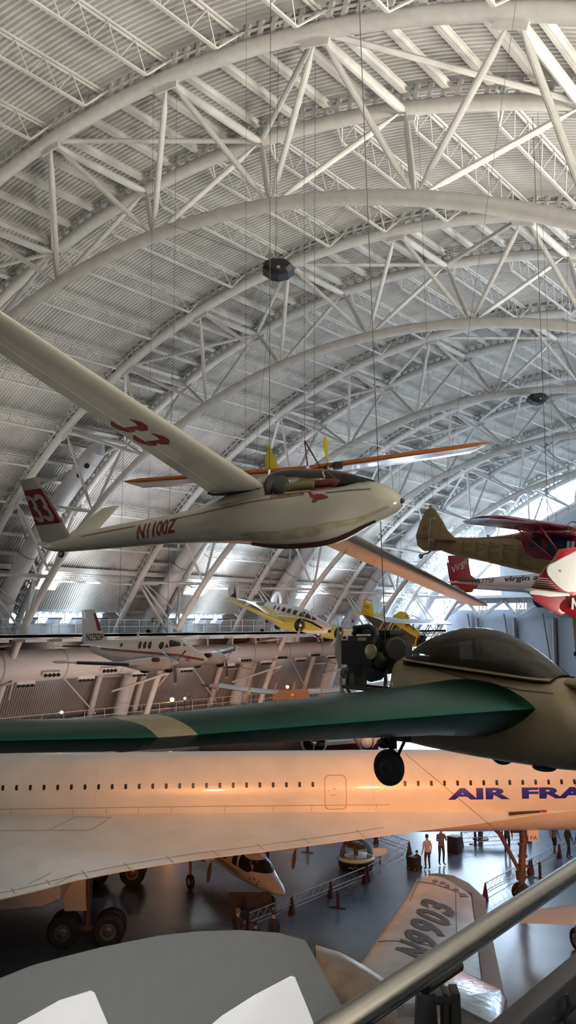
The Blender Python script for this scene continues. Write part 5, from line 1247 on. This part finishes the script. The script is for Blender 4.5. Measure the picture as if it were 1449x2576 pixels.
tip = [zp(1078, 2202, 3.02), zp(1100, 2200, 3.02), (zp(1140, 2206, 3.02)), zp(1180, 2225, 3.02), zp(1222, 2264, 3.0), zp(1222, 2285, 3.0), zp(1187, 2252, 3.0), zp(1140, 2226, 3.02)]
mb = MB(); n = len(tip); mb.add([v+V((0, 0, .05)) for v in tip]+[v-V((0, 0, .05)) for v in tip], [tuple(range(n)), tuple(reversed(range(n, 2*n)))]+[(i, (i+1) % n, n+(i+1) % n, n+i) for i in range(n)]); world_child(mb.build('tip_edge', AIL, bevel=.01), Nw)
mw_v = [v.co.copy() for v in mw.data.vertices]; nb = BVHTree.FromPolygons(mw_v, [tuple(p.vertices) for p in mw.data.polygons])
U_ = (rows[1][0]-rows[3][0]); U_.z = 0; U_.normalize(); W_ = V((-U_.y, U_.x, 0))
if W_.dot(rows[3][0]-rows[3][1]) < 0: W_ = -W_
U2 = zp(1101, 2292, 3)-zp(1048, 2410, 2.95); U2.z = 0; sp_ = U2.length/4; U2.normalize(); W2 = zp(1060, 2277, 3)-zp(1145, 2306, 3); W2.z = 0; hh_ = W2.length; W2.normalize()
o0 = zp(1101, 2292, 3)-U2*sp_*4.42-W2*hh_*.5
bms = []; xx = 0
for ch in 'N9903':
    bms.append((bm_text_fit(ch, sp_*.84, hh_, bold=.045), xx, 0)); xx += sp_
o = decal('wing_registration', mat('charcoal_letters', (.03, .035, .045), .5), bm_merge(bms), (o0.x, o0.y, 8), U2, W2, nb, None, .012, .2, D=(0, 0, -1)); world_child(o, Nw)
lx = [(zp(1060, 2207, 3), zp(1030, 2275, 3)), (zp(1048, 2224, 3), zp(1190, 2262, 3)), (zp(952, 2378, 2.93), zp(1180, 2410, 2.93)), (zp(1146, 2235, 3), zp(1150, 2420, 2.93))]
mb = MB()
for a, b in lx:
    a.z = 0; b.z = 0
seams = MB()
for a, b in lx:
    pts = []
    for k in range(14):
        p = a.lerp(b, k/13); h = nb.ray_cast(V((p.x, p.y, 8)), V((0, 0, -1)), 12)
        if h[0]: pts.append(h[0]+V((0, 0, .004)))
    if len(pts) > 2: seams.path(pts, .012, 4)
world_child(seams.build('seam', mat('seam_dark', (.08, .06, .05), .6)), Nw)
PUR = mat('purple_patches', (.10, .07, .12), .4)
random.seed(5)
for (px, py) in ((1095, 2228), (1112, 2232), (1125, 2240), (1146, 2246), (1165, 2257)):
    c = zp(px, py, 3); c.z = 0
    o = decal('faded_patch', PUR, bm_poly([[(random.uniform(.14, .24)*cos(a), random.uniform(.07, .13)*sin(a)) for a in [2*pi*k/9 for k in range(9)]]]), (c.x, c.y, 8), U_, W_, nb, None, .01, .2, D=(0, 0, -1)); world_child(o, Nw)
# inner ridge and fuselage side
ridge = [zp(930, 2500, 3.15), zp(1050, 2450, 3.2), zp(1160, 2440, 3.25), zp(1262, 2488, 3.2), zp(1276, 2515, 3.1)]
rr = [[p+V((0, 0, .0)) , p-U_*.35+V((0, 0, .1)), p-U_*2.2+V((0, 0, .12)), p-U_*2.2-V((0, 0, .4)), p-V((0, 0, .4))] for p in ridge]
world_child(MB().loft(rr).build('centre_section', mat('bright_aluminium', (.55, .56, .58), .22, .75, noise=.2, nscale=3, bump=.5, bscale=6), bevel=.03), Nw)
fz = [at(795, 2392, 21), at(860, 2412, 20.6), at(930, 2450, 20.2), at(990, 2490, 19.8)]
rr = []
for i_, p in enumerate(fz):
    rr.append([p+V((0, 0, 1))*.0+(-cup*.9+cup*.9*cos(a))+fwd*1.1*sin(a) for a in [2*pi*k/20 for k in range(20)]])
world_child(MB().loft(rr).build('fuselage', mat('stained_aluminium', (.27, .26, .235), .35, .5, noise=.6, nscale=2.2, two=(.24, .18, .15))), Nw)
# white ribbed wing at the right edge
RW_ = thing('white_airplane', 'ribbed off-white airplane wing with a dark wheel at the lower right edge', 'airplane', Matrix.Translation((12, 30, 0)))
A0, A1, B0, B1 = zp(1290, 2322, 2), zp(1330, 2290, 2), zp(1560, 2330, 2.1), zp(1560, 2268, 2.1)
mb = MB(); rings = []
for k in range(33):
    t_ = k/32; a = A0.lerp(B0, t_); b = A1.lerp(B1, t_); th = .085+.012*(k % 2)
    rings.append([b+(a-b)*x+V((0, 0, z*(b-a).length)) for x, z in airfoil(8, th, .02)])
world_child(mb.loft(rings).build('wing', mat('ribbed_fabric', (.40, .36, .36), .5), smooth=True, angle=20), RW_)
wheel(RW_, V(zp(1452, 2362, .4))-V((12, 30, 0)), (.6, .8, 0), .4, .2, RUBBER, GREYP)
o = world_child(MB().tube(zp(1452, 2362, .4), zp(1452, 2330, 2.0), .07).build('gear_leg', DARK), RW_)
world_child(fuselage([(0, .5, 2.6, .9, 2), (6, .6, 2.8, .8, 2)], 1, 20).build('fuselage', MATS['ribbed_fabric']), RW_).matrix_world = Matrix.Translation(zp(1560, 2300, 0)-V((0, 0, 0)))@Matrix.Rotation(.5, 4, 'Z')
# aircraft parts behind the big jet, seen in the gap under the green wing
def radial(px, py, d, r, label, colr, extra=None):
    t = thing('parked_airplane', label, 'airplane', frame(at(px, py, d), -ax_)); g = t.matrix_world.translation
    MB().lathe([(r*.85, .05), (r, 0), (r*1.05, -.3), (r, -1.0), (r*.8, -2.6), (r*.4, -5)], (0, 0, 0), (1, 0, 0), 24, caps=False).build('cowling', colr, t)
    MB().tube((-.6, 0, 0), (-.1, 0, 0), r*.5, r*.3).build('radial_engine', DARK, t); MB().ell((.05, 0, 0), (.25, .16, .16)).build('spinner', CHROME, t)
    for k in range(3): blade((0, 0, 0), (1, 0, 0), (0, cos(.4+2.09*k), sin(.4+2.09*k)), 1.35, .22).build('propeller_blade', CHROME, t)
    return t
g1 = radial(790, 1868, 50, .75, 'airplane with a grey round cowling seen in the gap between green wing and big jet', GREYP)
MB().loft([[(-1.2, y, z+.1*y) for y, z in ((0, -.4), (0, -.2))]+[(-3.2, y, z) for y, z in ((0, -.2), (0, -.4))], [(-1.4, 5, 0), (-1.4, 5, .15), (-3, 5, .15), (-3, 5, 0)]]).build('wing', mat('pale_wing', (.45, .45, .48), .4), g1, smooth=False)
g2 = thing('parked_airplane', 'bright red airplane seen in the gap left of the hanging wheel', 'airplane', frame(at(860, 1868, 54), rgt)); fuselage([(-2.5, .2, .5, -.3, 2), (0, .7, .75, -.7, 2), (2.2, .5, .6, -.6, 2)], .4, 20).build('fuselage', PR, g2); wing([((1.2, 0, -.45), 1.6, .12, 0), ((.8, -4.5, -.3), 1.2, .1, 0)], 6).build('wing', MATS['pale_wing'], g2)
g3 = thing('parked_airplane', 'dark airplane with a red tip seen in the gap over the big jet, left part', 'airplane', frame(at(650, 1880, 52), rgt)); fuselage([(-3.5, .2, .3, -.3, 2), (0, .5, .5, -.5, 2), (3, .5, .5, -.5, 2)], .4, 18).build('fuselage', mat('brown_fuselage', (.10, .06, .05), .5), g3); MB().prism([(-.4, -.3), (.3, -.3), (.5, .5), (0, .5)], (-.6, -.5), Matrix.Rotation(pi/2, 4, 'X')).build('red_patch', PR, g3, smooth=False)
g4 = thing('silver_propeller_display', 'white curved propeller and brown strut beside the hanging wheel', 'propeller', frame(at(935, 1868, 45), rgt)); blade((0, 0, -.3), (0, -1, 0), (.5, 0, .86), 1.0, .3).build('propeller_blade', PW, g4); MB().tube((-.9, .1, .3), (0, .1, -1.2), .1).build('strut', mat('strut_brown', (.16, .12, .09), .5), g4); MB().ell((-.25, .1, 0), (.3, .2, .3)).build('engine_cover', PW, g4)
g5 = thing('lit_sign', 'small cream lit panel over the big jet at the left edge', 'sign', frame(at(74, 1897, 50), rgt)); MB().box((-.6, -.05, -.25), (.6, .05, .3)).build('panel', mat('cream_lit', (.8, .7, .5), .5, emit=(1, .85, .6), es=.8), g5, smooth=False); MB().box((-.75, 0, -1.2), (-.65, .1, .35)).build('post', BLACK, g5, smooth=False); MB().box((.65, 0, -1.2), (.75, .1, .35)).build('post', BLACK, g5, smooth=False)
# ================================================================== people
def person(x, y, hd, h, shirt, legs, hair, label, pose_='stand', skin=(.32, .19, .13), hold=None):
    t = thing('person', label, 'person', Matrix.Translation((x, y, 0))@Matrix.Rotation(hd, 4, 'Z')); k = h/1.75
    # x forward, y left
    bend = .0; J = {}
    pel = (0, 0, .93)
    if pose_ == 'crouch': pel = (-.1, 0, .55)
    P = {'pel': pel, 'wa': (pel[0]+.01, 0, pel[2]+.16), 'ch': (pel[0]+(.12 if pose_ == 'crouch' else .02), 0, pel[2]+.38), 'nk': (pel[0]+(.16 if pose_ == 'crouch' else .0), 0, pel[2]+.56), 'hd': (pel[0]+(.2 if pose_ == 'crouch' else .03), 0, pel[2]+.70), 'ht': (pel[0]+(.2 if pose_ == 'crouch' else .02), 0, pel[2]+.80)}
    R = {'pel': .14, 'wa': .125, 'ch': .15, 'nk': .055, 'hd': .088, 'ht': .07}
    E = [('pel', 'wa'), ('wa', 'ch'), ('ch', 'nk'), ('nk', 'hd'), ('hd', 'ht')]
    for s, n in ((1, 'l'), (-1, 'r')):
        sw = .12*s if pose_ == 'walk' else .03*s
        z0 = pel[2]
        kx = .22 if pose_ == 'crouch' else sw*.6+.03; kz = .42 if pose_ == 'crouch' else .50
        P['hp'+n] = (pel[0], .09*s, z0-.06); P['kn'+n] = (kx, .10*s, kz); P['an'+n] = (sw-.02, .10*s, .09); P['to'+n] = (sw+.14, .12*s, .04)
        P['sh'+n] = (P['ch'][0]-.01, .17*s, P['ch'][2]+.10); 
        if hold: P['el'+n] = (P['ch'][0]+.02, .25*s, P['ch'][2]-.18); P['wr'+n] = (P['ch'][0]+.24, .12*s, P['ch'][2]-.10)
        else: P['el'+n] = (P['ch'][0]-.03+sw*-.5, .24*s, P['ch'][2]-.19); P['wr'+n] = (P['ch'][0]+.05-sw*.6, .26*s, P['ch'][2]-.43)
        w_ = V(P['wr'+n]); d = (w_-V(P['el'+n])).normalized()
        P['pa'+n] = tuple(w_+d*.07)
        R.update({'hp'+n: .095, 'kn'+n: .062, 'an'+n: .045, 'to'+n: .035, 'sh'+n: .065, 'el'+n: .045, 'wr'+n: .028, 'pa'+n: .034})
        E += [('pel', 'hp'+n), ('hp'+n, 'kn'+n), ('kn'+n, 'an'+n), ('an'+n, 'to'+n), ('ch', 'sh'+n), ('sh'+n, 'el'+n), ('el'+n, 'wr'+n), ('wr'+n, 'pa'+n)]
        pv = V((0, 1, 0)) if abs(d.y) < .7 else V((1, 0, 0)); sd_ = d.cross(pv).normalized()
        for f in range(4):
            a = w_+d*.07+sd_*(.026-.017*f); m_ = a+d*.05-pv*.0; e_ = m_+d*.03+sd_.cross(d)*.015
            P['f%d%s' % (f, n)] = tuple(m_); P['g%d%s' % (f, n)] = tuple(e_); R['f%d%s' % (f, n)] = .009; R['g%d%s' % (f, n)] = .007; E += [('pa'+n, 'f%d%s' % (f, n)), ('f%d%s' % (f, n), 'g%d%s' % (f, n))]
        P['th'+n] = tuple(w_+d*.05+sd_*.055); R['th'+n] = .010; E.append(('pa'+n, 'th'+n))
    names = list(P); idx = {n: i for i, n in enumerate(names)}
    me = bpy.data.meshes.new('b'); me.from_pydata([tuple(c*k for c in P[n]) for n in names], [(idx[a], idx[b]) for a, b in E], [])
    o = bpy.data.objects.new('b', me); COL.objects.link(o); md = o.modifiers.new('s', 'SKIN'); md.use_smooth_shade = True; md.branch_smoothing = .4
    for i, n in enumerate(names):
        sv = me.skin_vertices[0].data[i]; r = R[n]*k; sv.radius = (r, r); sv.use_root = (n == 'pel')
        if n in ('pel', 'wa', 'ch'): sv.radius = (r*1.15, r*.85) 
    o.modifiers.new('u', 'SUBSURF').levels = 1
    bpy.context.view_layer.update(); ev = o.evaluated_get(bpy.context.evaluated_depsgraph_get()); m2 = bpy.data.meshes.new_from_object(ev)
    bpy.data.objects.remove(o)
    m2.materials.clear(); ms = [mat('cloth_%d_%d_%d' % tuple(int(c*99) for c in shirt), shirt, .8), mat('cloth_%d_%d_%d' % tuple(int(c*99) for c in legs), legs, .8), mat('skin_%d' % int(skin[0]*99), skin, .6), mat('shoe_dark', (.02, .02, .02), .6)]
    for m_ in ms: m2.materials.append(m_)
    wl = [V(P['wr'+n])*k for n in 'lr']
    for p in m2.polygons:
        c = p.center
        if c.z > (P['nk'][2])*k: i = 2
        elif min((c-w).length for w in wl) < .13*k and c.z > .5*k*0 and any((c-V(P['el'+n])*k).length > .2*k and (c-V(P['wr'+n])*k).length < .16*k for n in 'lr'): i = 2
        elif c.z > (pel[2]-.02)*k or any((c-(V(P['el'+n])*k)).length < .13*k for n in 'lr'): i = 0
        elif c.z < .1*k: i = 3
        else: i = 1
        p.material_index = i; p.use_smooth = True
    body = bpy.data.objects.new('body', m2); COL.objects.link(body); body.parent = t
    hc = V(P['hd'])*k
    mb = MB(); mb.ell(hc+V((-.015, 0, .045))*k, (.10*k, .093*k, .095*k), 14, 10)
    mb.build('hair', mat('hair_%d' % int(hair[0]*999), hair, .8), t)
    mb = MB().ell(hc+V((.088, 0, .0))*k, (.018*k, .012*k, .02*k), 8, 6); mb.build('nose', ms[2], t)
    mb = MB(); mb.ell(hc+V((.078, .032, .03))*k, (.008, .01, .006), 6, 5); mb.ell(hc+V((.078, -.032, .03))*k, (.008, .01, .006), 6, 5); mb.build('eyes', BLACK, t)
    for s in (-1, 1): MB().ell(hc+V((0, s*.09, .01))*k, (.02*k, .01*k, .03*k), 8, 6).build('ear', ms[2], t)
    return t
person(1.03, 39.3, 2.6, 1.66, (.42, .35, .34), (.03, .03, .05), (.03, .02, .02), 'person in a pale pink sweater and dark trousers beside the man in grey')
person(1.15, 40.5, -.6, 1.82, (.10, .09, .10), (.035, .03, .03), (.05, .03, .02), 'man in a grey shirt and dark trousers facing the camera with hands in front', hold=True)
person(.62, 39.0, 2.2, 1.15, (.015, .02, .04), (.02, .02, .025), (.02, .015, .01), 'child in dark clothes bending beside the dark cart', pose_='crouch')
person(4.84, 45.9, 1.2, 1.72, (.14, .13, .12), (.012, .015, .03), (.04, .03, .02), 'person in a grey top and navy trousers walking right of the nose gear', pose_='walk')
person(5.7, 45.6, .8, 1.76, (.05, .04, .035), (.03, .025, .025), (.02, .015, .01), 'person in brown clothes next to the right edge, beyond the barrier', pose_='walk')
person(6.2, 46.0, 2.4, 1.7, (.02, .02, .03), (.02, .02, .03), (.02, .015, .01), 'person all in dark clothes at the very right edge')
person(2.9, 44.4, 2.0, 1.75, (.03, .03, .04), (.015, .015, .02), (.02, .015, .01), 'person in dark clothes half hidden behind the nose gear')
person(1.35, 24.9, 1.6, 1.74, (.03, .028, .03), (.02, .02, .03), (.10, .07, .05), 'person in a dark jacket, leftmost of three below the parked white airplane', hold=True)
person(2.2, 24.9, 2.4, 1.45, (.012, .012, .015), (.02, .02, .03), (.015, .01, .01), 'shorter person in black, middle of three below the parked white airplane')
person(2.55, 25.5, 2.9, 1.76, (.012, .012, .015), (.02, .02, .03), (.03, .015, .01), 'person in black with reddish hair, rightmost of three below the parked white airplane')
# ================================================================== near rail and reading panel
t = thing('handrail', 'brushed steel tube handrail slanting up across the lower right corner', 'handrail', Matrix.Translation(at(1150, 2390, 1.05)))
a, b = at(850, 2587, .88), at(1500, 2153, 1.5)
u = (b-a).normalized()
world_child(MB().tube(a-u*.25, b+u*.5, .0155, n=32).build('rail_tube', STEEL), t)
world_child(MB().tube(at(1065, 2482, 1.05), at(1150, 2425, 1.10), .010, n=10).build('rail_bracket', BLACK), t)
c = at(1110, 2462, 1.10)
mb = MB()
for dx, w_ in ((-.020, .014), (.003, .004), (.016, .007)):
    q = c+rgt*dx-V((0, 0, .012)); mb.loft([[q+rgt*w_*sx_*k_+fwd*.012*sy_-V((0, 0, zz)) for sx_, sy_ in ((-1, -1), (1, -1), (1, 1), (-1, 1))] for zz, k_ in ((0, .75), (.05, 1), (.6, 1.6))])
world_child(mb.build('baluster', BLACK, bevel=.001), t)
world_child(MB().obox(c+V((0, 0, -.02)), rgt*.018, cup*.006, fwd*.012).build('saddle', DARK, bevel=.002), t)
t = thing('lower_rail', 'dark steel channel rail in the bottom right corner', 'rail', Matrix.Translation(at(1400, 2520, 1.15)))
a, b = at(1240, 2640, 1.05), at(1560, 2365, 1.25); u = (b-a).normalized(); nn = u.cross(fwd).normalized()
for off, w_, m_, nme in ((0, .019, mat('rail_charcoal', (.045, .045, .05), .4, .3), 'channel_web'), (.032, .010, MATS['rail_charcoal'], 'channel_flange')):
    world_child(MB().obox((a+b)/2-nn*off*(-1 if nn.z < 0 else 1), u*(b-a).length*.5, nn*w_, fwd*.02).build(nme, m_, bevel=.003), t)
for px in (1395, 1425):
    world_child(MB().path([at(px, 2500, 1.12), at(px+8, 2530, 1.12), at(px-4, 2560, 1.12), at(px+6, 2620, 1.12)], .003, 6).build('cable_end', BLACK), t)
# reading panel: big tilted grey board with white leaves, standing at the rail
PG = mat('panel_grey', (.075, .077, .079), .55, noise=.04, nscale=60); PWt = mat('panel_white', (.82, .82, .84), .45)
t = thing('reading_panel', 'grey reading board with curved top edge and white leaves, close in the bottom left', 'sign', Matrix.Translation(at(450, 2500, .95)))
def pplane(px, py, off=0.):
    # plane through the board, leaning back
    P0 = at(450, 2450, .98); N = (-fwd*.75+V((0, 0, 1))*.66).normalized(); r = fwd+rgt*((px-724.5)/F_PX)-cup*((py-1288)/F_PX)
    return CAM+r*((P0+N*off-CAM).dot(N)/r.dot(N)), N
def pslab(name, poly, off, th, m, bev=.002):
    pts = [pplane(x, y, off) for x, y in poly]; N = pts[0][1]; n = len(poly)
    top = [p for p, _ in pts]; bot = [p-N*th for p in top]
    mb = MB(); mb.add(top+bot, [tuple(range(n)), tuple(reversed(range(n, 2*n)))]+[(i, n+i, n+(i+1) % n, (i+1) % n) for i in range(n)]); return world_child(mb.build(name, m, bevel=bev), t)
edge = [(-120, 2515), (0, 2459), (80, 2427), (165, 2404), (260, 2380), (400, 2352), (500, 2341), (600, 2338), (700, 2345), (768, 2364), (800, 2420), (900, 2600), (960, 2760), (-120, 2760)]
pslab('board', edge, 0, .02, PG)
pslab('white_leaf', [(-200, 2576), (40, 2576), (84, 2552), (150, 2515), (228, 2491), (238, 2496), (272, 2576), (320, 2760), (-200, 2760)], .006, .005, PWt, .001)
pslab('white_leaf', [(515, 2590), (560, 2553), (640, 2502), (732, 2454), (742, 2457), (768, 2520), (800, 2600), (850, 2760), (420, 2760)], .006, .005, PWt, .001)
world_child(MB().tube(at(300, 2900, 1.0), at(300, 2900, 1.0)-V((0, 0, .6)), .03).build('pedestal', DARK), t)
# ================================================================== light
w = bpy.data.worlds.new('sky'); SC.world = w; w.use_nodes = True
w.node_tree.nodes['Background'].inputs[0].default_value = (.72, .86, 1, 1); w.node_tree.nodes['Background'].inputs[1].default_value = 9.0
# floodlights on the two galleries that wash the vault
for y in (-8, 8, 24, 40, 56, 72, 88):
    col = (1, .92, .79) if y < 30 else (.94, .97, 1) if y < 50 else (.78, .89, 1)
    for x, dx, p in ((-25.0, .30, 650 if y < 45 else 1300), (29.5, -.38, 4900 if y < 50 else 3600)):
        l = lamp('gallery_floodlight', 'AREA', (x, y, 12.6), p, col, (x+dx*10, y+1, 22.6), 2.5, 14)
        l.rotation_euler = (V((dx, .02, 1))).to_track_quat('-Z', 'Y').to_euler(); l.data.spread = radians(112)
# daylight outside the end glazing and side windows
lamp('end_daylight', 'AREA', (-22, 99.5, 15), 32000, (.72, .86, 1), (-16, 60, 6), 24, 22)
lamp('end_daylight', 'AREA', (8, 99.5, 30), 9000, (.75, .88, 1), (4, 60, 2), 30, 5)
l = lamp('end_daylight', 'AREA', (2, 98.8, 33.2), 190000, (.50, .72, 1), (7, 36, 0), 26, 4); l.data.spread = radians(50)
lamp('added_bay_daylight', 'AREA', (-41, 92, 14), 14000, (.75, .88, 1), (-20, 88, 10), 9, 20)  # added light that shines in through the added glazing of the last bay
lamp('added_wall_fill', 'AREA', (-16, 44, 2.5), 1500, (1, .74, .62), (-30, 54, 9), 20, 1.5)  # added fill, hidden behind the jet, to brighten the duct and left wall
# sodium floods that wash the jet
lamp('sodium_flood', 'SPOT', (30, 9.0, 10.2), 42000, (1, .36, .11), at(1230, 1945, 37), .9, angle=30, blend=1)
for px_, py_, pw_ in ((340, 1925, 11000), (600, 1948, 15000), (860, 1955, 16000)):
    lamp('sodium_flood', 'SPOT', (20.5, 1, 8.6), pw_, (1, .38, .12), at(px_, py_, 36), .7, angle=24, blend=1)
for i in range(5):
    y = TY0+TL*(i-.5)
    l = lamp('window_uplight', 'AREA', (-31.2, y, 11.6), 160, (.80, .91, 1), (-33.4, y, 12.9), 1, 9)
lamp('added_panel_fill', 'SPOT', (23.5, -1.5, 15.5), 430, (.95, .97, 1), at(500, 2550, 1), .3, angle=30, blend=.6)  # added spot without a fixture, brightens the reading panel
SC.view_settings.exposure = 0
